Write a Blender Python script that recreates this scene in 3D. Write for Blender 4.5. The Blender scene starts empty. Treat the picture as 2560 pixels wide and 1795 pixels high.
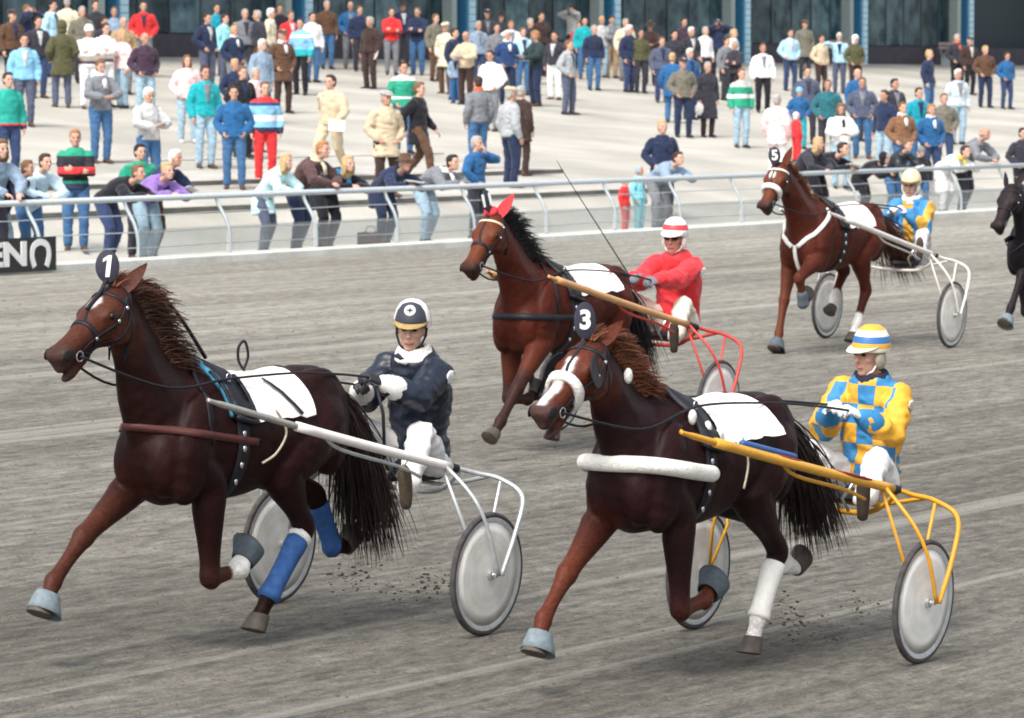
import bpy, bmesh, math, random
import numpy as np
from mathutils import Vector as V, Matrix, noise
from mathutils.bvhtree import BVHTree
R = math.radians
random.seed(7)
scene = bpy.context.scene
col = scene.collection

# ------------------------------------------------------------------ camera
PITCH = math.atan((897.5 - 215.0) / 10830.0)
cam_d = bpy.data.cameras.new('camera')
cam = bpy.data.objects.new('camera', cam_d)
col.objects.link(cam)
cam.location = (0, 0, 3.31)
cam.rotation_euler = (math.pi / 2 - PITCH, 0, 0)
cam_d.sensor_width = 36
cam_d.lens = 36 * 10830.0 / 2560.0
cam_d.clip_start = 1.0
cam_d.clip_end = 3000
cam_d.dof.use_dof = True
cam_d.dof.focus_distance = 25.2
cam_d.dof.aperture_fstop = 8.0
scene.camera = cam

# ------------------------------------------------------------------ sky and sun (overcast)
SUN_EL, SUN_AZ = 52.0, 205.0          # azimuth from +Y clockwise: behind the camera, a little to its left
world = bpy.data.worlds.new('World')
scene.world = world
world.use_nodes = True
wn = world.node_tree.nodes
sky = wn.new('ShaderNodeTexSky')
sky.sky_type = 'NISHITA'
sky.sun_disc = False
sky.sun_elevation = R(SUN_EL)
sky.sun_rotation = R(SUN_AZ)
sky.air_density = 1.0
sky.dust_density = 4.0
sky.ozone_density = 1.0
hs = wn.new('ShaderNodeHueSaturation')
hs.inputs['Saturation'].default_value = 0.35     # a grey cloud layer, not a blue sky
world.node_tree.links.new(sky.outputs[0], hs.inputs['Color'])
world.node_tree.links.new(hs.outputs[0], wn['Background'].inputs['Color'])
wn['Background'].inputs['Strength'].default_value = 0.15
sl = bpy.data.lights.new('sun', 'SUN')
sl.energy = 1.5
sl.angle = R(14)
sl.color = (1.0, 0.95, 0.88)
sun = bpy.data.objects.new('sun', sl)
col.objects.link(sun)
saz, sel = R(SUN_AZ), R(SUN_EL)
sdir = V((math.sin(saz) * math.cos(sel), math.cos(saz) * math.cos(sel), math.sin(sel)))
sun.rotation_euler = sdir.to_track_quat('Z', 'Y').to_euler()
sun.location = sdir * 60

scene.view_settings.view_transform = 'Standard'
scene.view_settings.look = 'None'
scene.view_settings.gamma = 1
scene.cycles.filter_width = 1.8
scene.view_settings.exposure = 0.92

# ------------------------------------------------------------------ helpers
TH = R(30.99)
DV = V((-math.sin(TH), -math.cos(TH), 0))      # way of going of the race, along the track
NV = V((-math.cos(TH), math.sin(TH), 0))       # across the track, towards the spectators


def UVp(u, v, z=0.0):
    p = NV * u + DV * v
    return V((p.x, p.y, z))


def z_track(u):
    w = u - 10.7
    return .066 * w - .0013 * w * w


def z_apron(u):
    if u < 36.6:
        return .84
    if u < 38.7:
        return .84 + (u - 36.6) * .238
    if u < 47.4:
        return 1.34 + (u - 38.7) * .0989
    return 2.2 + (u - 47.4) * .1


STEPS = [(38.7, 1.46, -70.0), (41.8, 1.74, -71.5), (45.1, 2.0, -72.5), (47.4, 2.2, -66.0)]


def z_ground(u, v):
    if u < 35.1:
        return z_track(u)
    z = z_apron(u)
    for i, (us, zs, ve) in enumerate(STEPS):
        if u >= us and v > ve:
            z = max(z, zs + .05 * (u - us))
    return z


def tag(o, label=None, cat=None, group=None, kind=None):
    if label: o['label'] = label
    if cat: o['category'] = cat
    if group: o['group'] = group
    if kind: o['kind'] = kind
    return o


def empty(name, loc=(0, 0, 0), rz=0.0):
    o = bpy.data.objects.new(name, None)
    o.empty_display_size = .1
    col.objects.link(o)
    o.location = loc
    o.rotation_euler = (0, 0, rz)
    return o


def link(name, me, mat=None, parent=None, byobj=False):
    o = bpy.data.objects.new(name, me)
    col.objects.link(o)
    if byobj:
        if not me.materials:
            me.materials.append(None)
        o.material_slots[0].link = 'OBJECT'
        o.material_slots[0].material = mat
    elif mat is not None:
        if not me.materials:
            me.materials.append(mat)
    if parent is not None:
        o.parent = parent
    return o


def crom(pts, k=4):
    """Catmull-Rom through rows of numbers"""
    P = [np.array(p, float) for p in pts]
    if len(P) < 3:
        return [P[0] + (P[-1] - P[0]) * i / k for i in range(k + 1)]
    out = []
    for i in range(len(P) - 1):
        p0 = P[max(i - 1, 0)]; p1 = P[i]; p2 = P[i + 1]; p3 = P[min(i + 2, len(P) - 1)]
        for j in range(k):
            t = j / k
            out.append(.5 * ((2 * p1) + (-p0 + p2) * t + (2 * p0 - 5 * p1 + 4 * p2 - p3) * t * t + (-p0 + 3 * p1 - 3 * p2 + p3) * t ** 3))
    out.append(P[-1])
    return out


class Geo:
    def __init__(s):
        s.v = []; s.f = []

    def add(s, vs, fs):
        o = len(s.v)
        s.v += [tuple(x) for x in vs]
        s.f += [tuple(i + o for i in f) for f in fs]
        return s

    def rings(s, rings, closed=False, caps=True):
        n = len(rings[0]); fs = []
        m = len(rings)
        for i in range(m if closed else m - 1):
            a = i * n; b = ((i + 1) % m) * n
            for j in range(n):
                k = (j + 1) % n
                fs.append((a + j, a + k, b + k, b + j))
        if caps and not closed:
            fs.append(tuple(reversed(range(n))))
            fs.append(tuple((m - 1) * n + j for j in range(n)))
        return s.add([p for r in rings for p in r], fs)

    def tube(s, pts, rad, n=8, flat=1.0, side=(0, 1, 0), closed=False, rnd=False):
        P = [V(p) for p in pts]
        m = len(P)
        if not hasattr(rad, '__len__'):
            rad = [rad] * m
        rad = list(rad)
        if rnd:
            t0 = (P[1] - P[0]).normalized(); t1 = (P[-1] - P[-2]).normalized()
            P = [P[0] - t0 * rad[0] * .75] + [P[0] - t0 * rad[0] * .45] + P + [P[-1] + t1 * rad[-1] * .45] + [P[-1] + t1 * rad[-1] * .75]
            rad = [rad[0] * .45, rad[0] * .82] + rad + [rad[-1] * .82, rad[-1] * .45]
            m = len(P)
        rings = []
        prev = None
        for i in range(m):
            if closed:
                t = P[(i + 1) % m] - P[i - 1]
            else:
                t = P[min(i + 1, m - 1)] - P[max(i - 1, 0)]
            t = t.normalized() if t.length > 1e-9 else V((0, 0, 1))
            a = V(side) if prev is None else prev
            a = a - t * a.dot(t)
            if a.length < 1e-4:
                a = V((1, 0, .3)) - t * V((1, 0, .3)).dot(t)
            a.normalize()
            prev = a
            b = t.cross(a)
            r = rad[i]
            rings.append([P[i] + a * (math.cos(2 * math.pi * j / n) * r * flat) + b * (math.sin(2 * math.pi * j / n) * r) for j in range(n)])
        return s.rings(rings, closed=closed)

    def ell(s, c, r, rot=None, n=14, m=9):
        c = V(c); rings = []
        for i in range(1, m):
            ph = math.pi * i / m - math.pi / 2
            ring = []
            for j in range(n):
                th = 2 * math.pi * j / n
                p = V((r[0] * math.cos(ph) * math.cos(th), r[1] * math.cos(ph) * math.sin(th), r[2] * math.sin(ph)))
                if rot is not None: p = rot @ p
                ring.append(c + p)
            rings.append(ring)
        o = len(s.v)
        s.rings(rings, caps=False)
        bot = V((0, 0, -r[2])); top = V((0, 0, r[2]))
        if rot is not None: bot = rot @ bot; top = rot @ top
        ib = len(s.v); s.v.append(tuple(c + bot)); s.v.append(tuple(c + top))
        for j in range(n):
            k = (j + 1) % n
            s.f.append((ib, o + k, o + j))
            s.f.append((ib + 1, o + (m - 2) * n + j, o + (m - 2) * n + k))
        return s

    def box(s, c, d, M=None):
        c = V(c); vs = []
        for x in (-.5, .5):
            for y in (-.5, .5):
                for z in (-.5, .5):
                    p = V((x * d[0], y * d[1], z * d[2]))
                    if M is not None: p = M @ p
                    vs.append(c + p)
        return s.add(vs, [(0, 1, 3, 2), (4, 6, 7, 5), (0, 4, 5, 1), (2, 3, 7, 6), (0, 2, 6, 4), (1, 5, 7, 3)])

    def ribbon(s, pts, nrm, w, t, closed=False):
        """strap of width w and thickness t along pts, lying on a surface with normals nrm"""
        m = len(pts); rings = []
        for i in range(m):
            if closed: tg = pts[(i + 1) % m] - pts[i - 1]
            else: tg = pts[min(i + 1, m - 1)] - pts[max(i - 1, 0)]
            tg.normalize()
            nn = nrm[i] - tg * nrm[i].dot(tg); nn.normalize()
            b = tg.cross(nn)
            p = pts[i]
            rings.append([p - b * w / 2 - nn * t / 2, p + b * w / 2 - nn * t / 2, p + b * w / 2 + nn * t / 2, p - b * w / 2 + nn * t / 2])
        return s.rings(rings, closed=closed)

    def lathe(s, prof, n=32, M=None, closed=False):
        """profile of (radius, height) round local z"""
        rings = []
        for r, h in prof:
            ring = []
            for j in range(n):
                p = V((r * math.cos(2 * math.pi * j / n), r * math.sin(2 * math.pi * j / n), h))
                if M is not None: p = M @ p
                ring.append(p)
            rings.append(ring)
        return s.rings(rings, closed=closed)

    def mesh(s, name, smooth=True):
        me = bpy.data.meshes.new(name)
        me.from_pydata(s.v, [], s.f)
        me.update()
        if smooth and len(me.polygons):
            me.polygons.foreach_set('use_smooth', [True] * len(me.polygons))
        return me

    def fix(s, name, smooth=True, angle=None):
        """mesh with outward normals"""
        me = s.mesh(name, smooth)
        bm = bmesh.new(); bm.from_mesh(me)
        bmesh.ops.recalc_face_normals(bm, faces=bm.faces)
        bm.to_mesh(me); bm.free()
        if angle is not None:
            try: me.set_sharp_from_angle(angle=R(angle))
            except Exception: pass
        return me


def remesh(geo, name, voxel, smooth=4, fac=.5, disp=None):
    me = geo.mesh(name + '_raw', False)
    o = bpy.data.objects.new('raw', me)
    col.objects.link(o)
    m = o.modifiers.new('r', 'REMESH')
    m.mode = 'VOXEL'; m.voxel_size = voxel; m.use_smooth_shade = True
    if smooth:
        q = o.modifiers.new('s', 'SMOOTH'); q.factor = fac; q.iterations = smooth
    dg = bpy.context.evaluated_depsgraph_get()
    out = bpy.data.meshes.new_from_object(o.evaluated_get(dg))
    out.name = name
    bpy.data.objects.remove(o); bpy.data.meshes.remove(me)
    if disp is not None:
        n = len(out.vertices)
        co = np.empty(n * 3); out.vertices.foreach_get('co', co); co = co.reshape(-1, 3)
        no = np.empty(n * 3); out.vertices.foreach_get('normal', no); no = no.reshape(-1, 3)
        d = disp(co)
        co = co + no * d[:, None]
        out.vertices.foreach_set('co', co.ravel())
        out.update()
    out.polygons.foreach_set('use_smooth', [True] * len(out.polygons))
    return out


def fold_noise(freq, amp, seed=0.0, stretch=(1, 1, 1)):
    def f(co):
        return np.array([noise.noise(V((c[0] * freq * stretch[0] + seed, c[1] * freq * stretch[1], c[2] * freq * stretch[2]))) * amp for c in co])
    return f


def crease_noise(freq, amp, seed=0.0, stretch=(1, 1, 1)):
    """ridged noise: sharp creases between soft bulges, like cloth"""
    def f(co):
        return np.array([(1 - 2.2 * abs(noise.noise(V((c[0] * freq * stretch[0] + seed, c[1] * freq * stretch[1], c[2] * freq * stretch[2]))))) * amp for c in co])
    return f


# ------------------------------------------------------------------ materials
MATS = {}


def new_mat(name):
    m = bpy.data.materials.new(name)
    m.use_nodes = True
    nt = m.node_tree
    b = nt.nodes['Principled BSDF']
    return m, nt, b


def N(nt, t, **kw):
    n = nt.nodes.new(t)
    for k, v in kw.items():
        if k.startswith('i_'):
            n.inputs[k[2:].replace('_', ' ')].default_value = v
        else:
            setattr(n, k, v)
    return n


def plain(name, rgb, rough=.6, var=.12, scale=30.0, bump=.0, bscale=200.0, metal=0.0, sheen=0.0, spec=.4):
    """simple surface: base colour with a little mottling and fine relief"""
    key = (name, tuple(rgb), rough, bump)
    if key in MATS: return MATS[key]
    m, nt, b = new_mat(name)
    tc = N(nt, 'ShaderNodeTexCoord')
    n1 = N(nt, 'ShaderNodeTexNoise'); n1.inputs['Scale'].default_value = scale; n1.inputs['Detail'].default_value = 4
    nt.links.new(tc.outputs['Object'], n1.inputs['Vector'])
    mr = N(nt, 'ShaderNodeMapRange'); mr.inputs[1].default_value = .3; mr.inputs[2].default_value = .7
    mr.inputs[3].default_value = 1 - var; mr.inputs[4].default_value = 1 + var
    nt.links.new(n1.outputs[0], mr.inputs[0])
    mx = N(nt, 'ShaderNodeVectorMath', operation='SCALE')
    mx.inputs[0].default_value = rgb
    nt.links.new(mr.outputs[0], mx.inputs['Scale'])
    nt.links.new(mx.outputs[0], b.inputs['Base Color'])
    b.inputs['Roughness'].default_value = rough
    b.inputs['Metallic'].default_value = metal
    b.inputs['Specular IOR Level'].default_value = spec
    if sheen:
        b.inputs['Sheen Weight'].default_value = sheen
    if bump:
        n2 = N(nt, 'ShaderNodeTexNoise'); n2.inputs['Scale'].default_value = bscale; n2.inputs['Detail'].default_value = 3
        nt.links.new(tc.outputs['Object'], n2.inputs['Vector'])
        bp = N(nt, 'ShaderNodeBump'); bp.inputs['Strength'].default_value = bump; bp.inputs['Distance'].default_value = .01
        nt.links.new(n2.outputs[0], bp.inputs['Height'])
        nt.links.new(bp.outputs[0], b.inputs['Normal'])
    MATS[key] = m
    return m


def cloth(rgb, name='cloth', rough=.85):
    return plain(name, rgb, rough=rough, var=.16, scale=14, bump=.35, bscale=28, sheen=.15, spec=.2)
# ------------------------------------------------------------------ the setting
def streak_coords(nt, along, across):
    """object coordinates turned into the way of going: x along the track, y across it"""
    tc = N(nt, 'ShaderNodeTexCoord')
    mp = N(nt, 'ShaderNodeMapping')
    mp.vector_type = 'POINT'
    mp.inputs['Rotation'].default_value = (0, 0, -math.atan2(DV.y, DV.x))
    nt.links.new(tc.outputs['Object'], mp.inputs['Vector'])
    m2 = N(nt, 'ShaderNodeMapping')
    m2.inputs['Scale'].default_value = (along, across, 1)
    nt.links.new(mp.outputs[0], m2.inputs['Vector'])
    return tc, m2


def mat_track():
    m, nt, b = new_mat('track_sand')
    tc, sA = streak_coords(nt, .045, 2.4)
    _, sB = streak_coords(nt, .35, 9.0)
    _, sC = streak_coords(nt, .05, .16)
    _, sD = streak_coords(nt, 4.0, 12.0)
    def noi(vec, scale, det, rough=.6):
        n = N(nt, 'ShaderNodeTexNoise'); n.inputs['Scale'].default_value = scale
        n.inputs['Detail'].default_value = det; n.inputs['Roughness'].default_value = rough
        nt.links.new(vec, n.inputs['Vector']); return n
    a = noi(sA.outputs[0], 1.0, 5)
    bb = noi(sB.outputs[0], 1.0, 5)
    c = noi(sC.outputs[0], 1.0, 4)
    d = noi(sD.outputs[0], 1.0, 6, .7)
    g = noi(tc.outputs['Object'], 38, 6, .8)
    def ramp(src, p0, p1, c0, c1):
        r = N(nt, 'ShaderNodeValToRGB')
        r.color_ramp.elements[0].position = p0; r.color_ramp.elements[1].position = p1
        r.color_ramp.elements[0].color = c0; r.color_ramp.elements[1].color = c1
        nt.links.new(src, r.inputs[0]); return r
    base = ramp(c.outputs[0], .38, .62, (.178, .168, .144, 1), (.262, .250, .216, 1))
    def mul(colr, src, p0, p1, lo, hi):
        mr = N(nt, 'ShaderNodeMapRange'); mr.inputs[1].default_value = p0; mr.inputs[2].default_value = p1
        mr.inputs[3].default_value = lo; mr.inputs[4].default_value = hi
        nt.links.new(src, mr.inputs[0])
        s = N(nt, 'ShaderNodeVectorMath', operation='SCALE')
        nt.links.new(colr, s.inputs[0]); nt.links.new(mr.outputs[0], s.inputs['Scale'])
        return s.outputs[0]
    # the sand colour is graded paler across the track, towards the spectators' rail
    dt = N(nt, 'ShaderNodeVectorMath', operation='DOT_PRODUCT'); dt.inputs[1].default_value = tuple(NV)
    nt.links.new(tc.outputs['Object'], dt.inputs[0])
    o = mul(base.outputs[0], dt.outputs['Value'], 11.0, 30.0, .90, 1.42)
    o = mul(o, a.outputs[0], .3, .7, .80, 1.22)
    o = mul(o, bb.outputs[0], .3, .7, .84, 1.18)
    o = mul(o, d.outputs[0], .34, .66, .58, 1.32)
    o = mul(o, g.outputs[0], .32, .68, .58, 1.42)
    # thin pale wheel lines
    _, sE = streak_coords(nt, .014, 1.6)
    w = noi(sE.outputs[0], 1.3, 3)
    wl = N(nt, 'ShaderNodeMapRange'); wl.inputs[1].default_value = .575; wl.inputs[2].default_value = .625
    nt.links.new(w.outputs[0], wl.inputs[0])
    mx = N(nt, 'ShaderNodeMix', data_type='RGBA')
    wm = N(nt, 'ShaderNodeMath', operation='MULTIPLY'); wm.inputs[1].default_value = .60
    nt.links.new(wl.outputs[0], wm.inputs[0])
    nt.links.new(wm.outputs[0], mx.inputs['Factor'])
    nt.links.new(o, mx.inputs[6]); mx.inputs[7].default_value = (.42, .405, .355, 1)
    nt.links.new(mx.outputs[2], b.inputs['Base Color'])
    b.inputs['Roughness'].default_value = .95
    b.inputs['Specular IOR Level'].default_value = .15
    add = N(nt, 'ShaderNodeMath', operation='ADD'); nt.links.new(bb.outputs[0], add.inputs[0]); nt.links.new(d.outputs[0], add.inputs[1])
    ad2 = N(nt, 'ShaderNodeMath', operation='ADD'); nt.links.new(add.outputs[0], ad2.inputs[0]); nt.links.new(g.outputs[0], ad2.inputs[1])
    bp = N(nt, 'ShaderNodeBump'); bp.inputs['Strength'].default_value = .9; bp.inputs['Distance'].default_value = .04
    nt.links.new(ad2.outputs[0], bp.inputs['Height']); nt.links.new(bp.outputs[0], b.inputs['Normal'])
    return m


def mat_concrete(name, c0, c1, scale=1.2):
    m, nt, b = new_mat(name)
    tc = N(nt, 'ShaderNodeTexCoord')
    n1 = N(nt, 'ShaderNodeTexNoise'); n1.inputs['Scale'].default_value = scale; n1.inputs['Detail'].default_value = 6
    n2 = N(nt, 'ShaderNodeTexNoise'); n2.inputs['Scale'].default_value = 40; n2.inputs['Detail'].default_value = 4
    nt.links.new(tc.outputs['Object'], n1.inputs[0]); nt.links.new(tc.outputs['Object'], n2.inputs[0])
    r = N(nt, 'ShaderNodeValToRGB'); r.color_ramp.elements[0].position = .35; r.color_ramp.elements[1].position = .65
    r.color_ramp.elements[0].color = c0 + (1,); r.color_ramp.elements[1].color = c1 + (1,)
    nt.links.new(n1.outputs[0], r.inputs[0])
    mr = N(nt, 'ShaderNodeMapRange'); mr.inputs[1].default_value = .3; mr.inputs[2].default_value = .7; mr.inputs[3].default_value = .82; mr.inputs[4].default_value = 1.15
    nt.links.new(n2.outputs[0], mr.inputs[0])
    s = N(nt, 'ShaderNodeVectorMath', operation='SCALE'); nt.links.new(r.outputs[0], s.inputs[0]); nt.links.new(mr.outputs[0], s.inputs['Scale'])
    nt.links.new(s.outputs[0], b.inputs['Base Color'])
    b.inputs['Roughness'].default_value = .9
    bp = N(nt, 'ShaderNodeBump'); bp.inputs['Strength'].default_value = .3; bp.inputs['Distance'].default_value = .01
    nt.links.new(n2.outputs[0], bp.inputs['Height']); nt.links.new(bp.outputs[0], b.inputs['Normal'])
    return m


def strip(us, vs, zf, name, mat):
    g = Geo()
    for v in vs:
        for u in us:
            g.v.append(tuple(UVp(u, v, zf(u, v))))
    n = len(us)
    for i in range(len(vs) - 1):
        for j in range(n - 1):
            a = i * n + j
            g.f.append((a, a + 1, a + n + 1, a + n))
    me = g.fix(name)
    if me.polygons[0].normal.z < 0: me.flip_normals()
    return link(name, me, mat)


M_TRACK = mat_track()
M_APRON = mat_concrete('apron_concrete', (.335, .32, .28), (.465, .445, .395), .35)
M_STEP = mat_concrete('step_concrete', (.38, .37, .33), (.48, .46, .42), .8)
M_RISER = mat_concrete('riser_dark_concrete', (.10, .10, .085), (.17, .165, .14), 1.5)  # darker concrete tone for the front faces of the steps
M_KERB = mat_concrete('kerb_concrete', (.52, .52, .48), (.66, .66, .62), 2.0)
M_RAIL = plain('rail_galvanised', (.52, .57, .60), rough=.45, metal=.35, var=.1)
M_POST = plain('post_galvanised', (.40, .45, .47), rough=.5, metal=.3, var=.12)
M_WIRE = plain('wire_steel', (.50, .54, .56), rough=.45, metal=.4)

us = [-40, -25, -10, 0] + [2 + i * 1.0 for i in range(34)] + [35.0]
vs = [-700, -400, -250, -180] + [-150 + i * 3 for i in range(70)] + [70, 100, 160]
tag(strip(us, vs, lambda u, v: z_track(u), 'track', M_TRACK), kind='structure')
us = [35.0, 36, 36.6, 37, 38, 38.7, 39.5, 41, 43, 45, 47.4, 50, 53, 56, 60, 64, 66, 70, 90, 140, 400]
vs = [-700, -400, -250] + [-180 + i * 6 for i in range(35)] + [60, 100, 160]
tag(strip(us, vs, lambda u, v: z_apron(max(u, 35.1)) if u < 66 else z_apron(66), 'spectator_apron', M_APRON), kind='structure')

# kerb: white concrete strip between sand and apron
g = Geo()
prof = [(34.86, .70), (34.86, .93), (34.90, .955), (35.16, .955), (35.20, .93), (35.20, .70)]
rings = []
for v in [-400, -260, -200, -150, -120, -100, -85, -75, -65, -55, -45, -35, -20, 0, 60]:
    rings.append([UVp(u, v, z) for u, z in prof])
g.rings(rings)
tag(link('kerb', g.fix('kerb', False), M_KERB), kind='structure')

# low terrace steps on the spectators' side
for i, (us_, zs_, ve) in enumerate(STEPS):
    g = Geo()
    ue = us_ + 3.6 if i < 3 else us_ + 1.2
    sec = lambda v: [UVp(us_, v, zs_ - .5), UVp(us_, v, zs_ - .015), UVp(us_ + .02, v, zs_), UVp(ue, v, zs_ + .05 * (ue - us_) - (.12 if i == 3 else 0)), UVp(ue, v, zs_ - .5)]
    g.rings([sec(v) for v in (-5, ve)])
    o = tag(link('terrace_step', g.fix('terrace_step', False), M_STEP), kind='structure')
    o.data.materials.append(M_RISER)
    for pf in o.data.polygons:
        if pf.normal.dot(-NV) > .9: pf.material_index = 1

# ---- rail fence along the track
fence = empty('rail_fence', UVp(35.03, -58.0, .84))
tag(fence, 'grey tubular rail fence with curved posts and wires between track and crowd', 'fence')
Finv = Matrix.Translation(-V(fence.location))
V0, V1 = -104.0, -34.0


def fpart(name, g, mat, smooth=True, parent=fence):
    me = g.fix(name, smooth)
    me.transform(Finv)
    return link(name, me, mat, parent)


RU = 35.27                      # top rail leans over towards the spectators
RZ = .955 + .80
g = Geo(); g.tube([UVp(RU, V0, RZ), UVp(RU, V1, RZ)], .042, n=12); fpart('top_rail', g, M_RAIL)
for du, z in ((35.20, 1.53), (35.09, 1.30), (35.05, 1.09)):
    g = Geo(); pts = []
    for i in range(61):
        v = V0 + (V1 - V0) * i / 60
        pts.append(UVp(du, v, z + .008 * math.sin(i * 2.1)))
    g.tube(pts, .008, n=5); fpart('wire', g, M_WIRE)
pts = crom([UVp(RU, 0, RZ), UVp(35.22, 0, RZ - .13), UVp(35.09, 0, RZ - .34), UVp(35.03, 0, RZ - .56), UVp(35.03, 0, .94)], 4)
g = Geo(); g.tube(pts, .026, n=8); pm = g.fix('post'); base = UVp(35.03, 0, .84); pm.transform(Matrix.Translation(-base))
postv = [-48.35 - 2.21 * i for i in range(-6, 25)]
for v in postv:
    o = link('post', pm, M_POST, fence); o.location = UVp(35.03, v, .84) - V(fence.location)
M_PANEL = None


def mat_panel():
    m, nt, b = new_mat('smoked_panel')
    nt.nodes.remove(b)
    out = nt.nodes['Material Output']
    tr = N(nt, 'ShaderNodeBsdfTransparent'); tr.inputs[0].default_value = (.88, .90, .90, 1)
    df = N(nt, 'ShaderNodeBsdfDiffuse'); df.inputs[0].default_value = (.55, .57, .57, 1)
    gl = N(nt, 'ShaderNodeBsdfGlossy'); gl.inputs['Roughness'].default_value = .25
    tc = N(nt, 'ShaderNodeTexCoord'); n1 = N(nt, 'ShaderNodeTexNoise'); n1.inputs['Scale'].default_value = 3
    nt.links.new(tc.outputs['Object'], n1.inputs[0])
    mr = N(nt, 'ShaderNodeMapRange'); mr.inputs[3].default_value = .10; mr.inputs[4].default_value = .24
    nt.links.new(n1.outputs[0], mr.inputs[0])
    a = N(nt, 'ShaderNodeMixShader'); nt.links.new(mr.outputs[0], a.inputs[0])
    nt.links.new(tr.outputs[0], a.inputs[1]); nt.links.new(df.outputs[0], a.inputs[2])
    c = N(nt, 'ShaderNodeMixShader'); c.inputs[0].default_value = .03
    nt.links.new(a.outputs[0], c.inputs[1]); nt.links.new(gl.outputs[0], c.inputs[2])
    nt.links.new(c.outputs[0], out.inputs[0])
    return m


M_PANEL = mat_panel()
g = Geo(); ax = DV
M3 = Matrix((NV, DV, V((0, 0, 1)))).transposed()
g.box((0, 0, .0), (.006, 2.10, .36), M3); pnl = g.fix('panel', False)
for v in postv[:-1]:
    if -47.5 < v - 1.1 < -40: continue
    o = link('panel', pnl, M_PANEL, fence); o.location = UVp(35.045, v - 1.105, 1.16) - V(fence.location)

# advertising board hung on the fence at the far left: black with white letters and a horseshoe
bd = empty('advertising_board', UVp(34.80, -46.18, .86))
tag(bd, 'black advertising board with white letters EN and a white horseshoe, low on the fence', 'sign')
g = Geo(); g.box((0, 0, .235), (.02, 3.2, .45), M3); bm_ = g.fix('board', False)
o = link('board', bm_, plain('board_black', (.02, .02, .025), rough=.5), bd); o.location = DV * 1.61
M_WHITE = plain('white_paint', (.80, .80, .78), rough=.6, var=.04)


def text_mesh(body, size, ext=.004, font_bold=0.0):
    cu = bpy.data.curves.new('txt', 'FONT')
    cu.body = body; cu.size = size; cu.extrude = ext; cu.align_x = 'CENTER'; cu.align_y = 'CENTER'; cu.offset = font_bold
    o = bpy.data.objects.new('txt', cu); col.objects.link(o)
    dg = bpy.context.evaluated_depsgraph_get()
    me = bpy.data.meshes.new_from_object(o.evaluated_get(dg))
    bpy.data.objects.remove(o)
    return me


def place_text(name, me, mat, parent, loc, xdir, zdir):
    x = V(xdir).normalized(); z = V(zdir).normalized(); y = z.cross(x)
    o = link(name, me, mat, parent)
    M = Matrix((x, y, z)).transposed().to_4x4(); M.translation = V(loc)
    o.matrix_local = M
    return o


tm = text_mesh('EN', .43, .006, .016); tm.transform(Matrix.Scale(1.6, 4, (1, 0, 0)))
place_text('lettering', tm, M_WHITE, bd, -NV * .016 + DV * 1.08 + V((0, 0, .235)), -DV, -NV)
g = Geo()
hp = [(-.13, -.165), (-.175, -.06), (-.18, .03), (-.13, .12), (0, .16), (.13, .12), (.18, .03), (.175, -.06), (.13, -.165)]
pts = crom([(a, b) for a, b in hp], 4)
P3 = [-DV * p[0] + V((0, 0, p[1])) for p in pts]
g.ribbon(P3, [-NV] * len(P3), .085, .01)
o = link('horseshoe', g.fix('horseshoe', False), M_WHITE, bd); o.location = -NV * .016 + DV * .36 + V((0, 0, .235))

# ---- stand building behind the crowd
BU = 66.0
BZ = z_apron(66)
bld = empty('stand_building', UVp(BU, -110, BZ))
tag(bld, 'long stand building with dark glazed front and pale blue columns behind the crowd', 'building')
Binv = Matrix.Translation(-V(bld.location))
M_GLASS = None


def mat_glass(k=1.0, seed=0.0):
    m, nt, b = new_mat('dark_glazing')
    tc = N(nt, 'ShaderNodeTexCoord'); n1 = N(nt, 'ShaderNodeTexNoise'); n1.inputs['Scale'].default_value = 1.6; n1.inputs['Detail'].default_value = 6
    gm = N(nt, 'ShaderNodeNewGeometry'); nt.links.new(gm.outputs['Position'], n1.inputs[0])
    r = N(nt, 'ShaderNodeValToRGB'); r.color_ramp.elements[0].position = .36; r.color_ramp.elements[1].position = .68
    r.color_ramp.elements[0].color = (.018 * k, .042 * k, .062 * k, 1); r.color_ramp.elements[1].color = (.12 * k, .20 * k, .22 * k, 1)
    nt.links.new(n1.outputs[0], r.inputs[0]); nt.links.new(r.outputs[0], b.inputs['Base Color'])
    b.inputs['Roughness'].default_value = .18
    return m


M_GLASS = [mat_glass(q) for q in (.55, .8, 1.0, 1.35)]
M_PLINTH = plain('plinth_brown', (.055, .05, .065), rough=.8, var=.2, scale=3)
M_FRAME = plain('frame_dark', (.05, .075, .085), rough=.5)
M_PIL = plain('pilaster_pale', (.30, .37, .36), rough=.7)
M_BLUE = plain('column_blue', (.03, .16, .30), rough=.5)
M_LBLUE = plain('column_pale_blue', (.42, .66, .78), rough=.45)
M_ROOF = plain('fascia', (.25, .26, .27), rough=.8)


def bpart(name, g, mat, smooth=False):
    me = g.fix(name, smooth); me.transform(Binv)
    return link(name, me, mat, bld)


def ubox(g, u0, u1, v0, v1, z0, z1):
    g.box(UVp((u0 + u1) / 2, (v0 + v1) / 2, (z0 + z1) / 2), (abs(u1 - u0), abs(v1 - v0), abs(z1 - z0)), M3)


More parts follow.
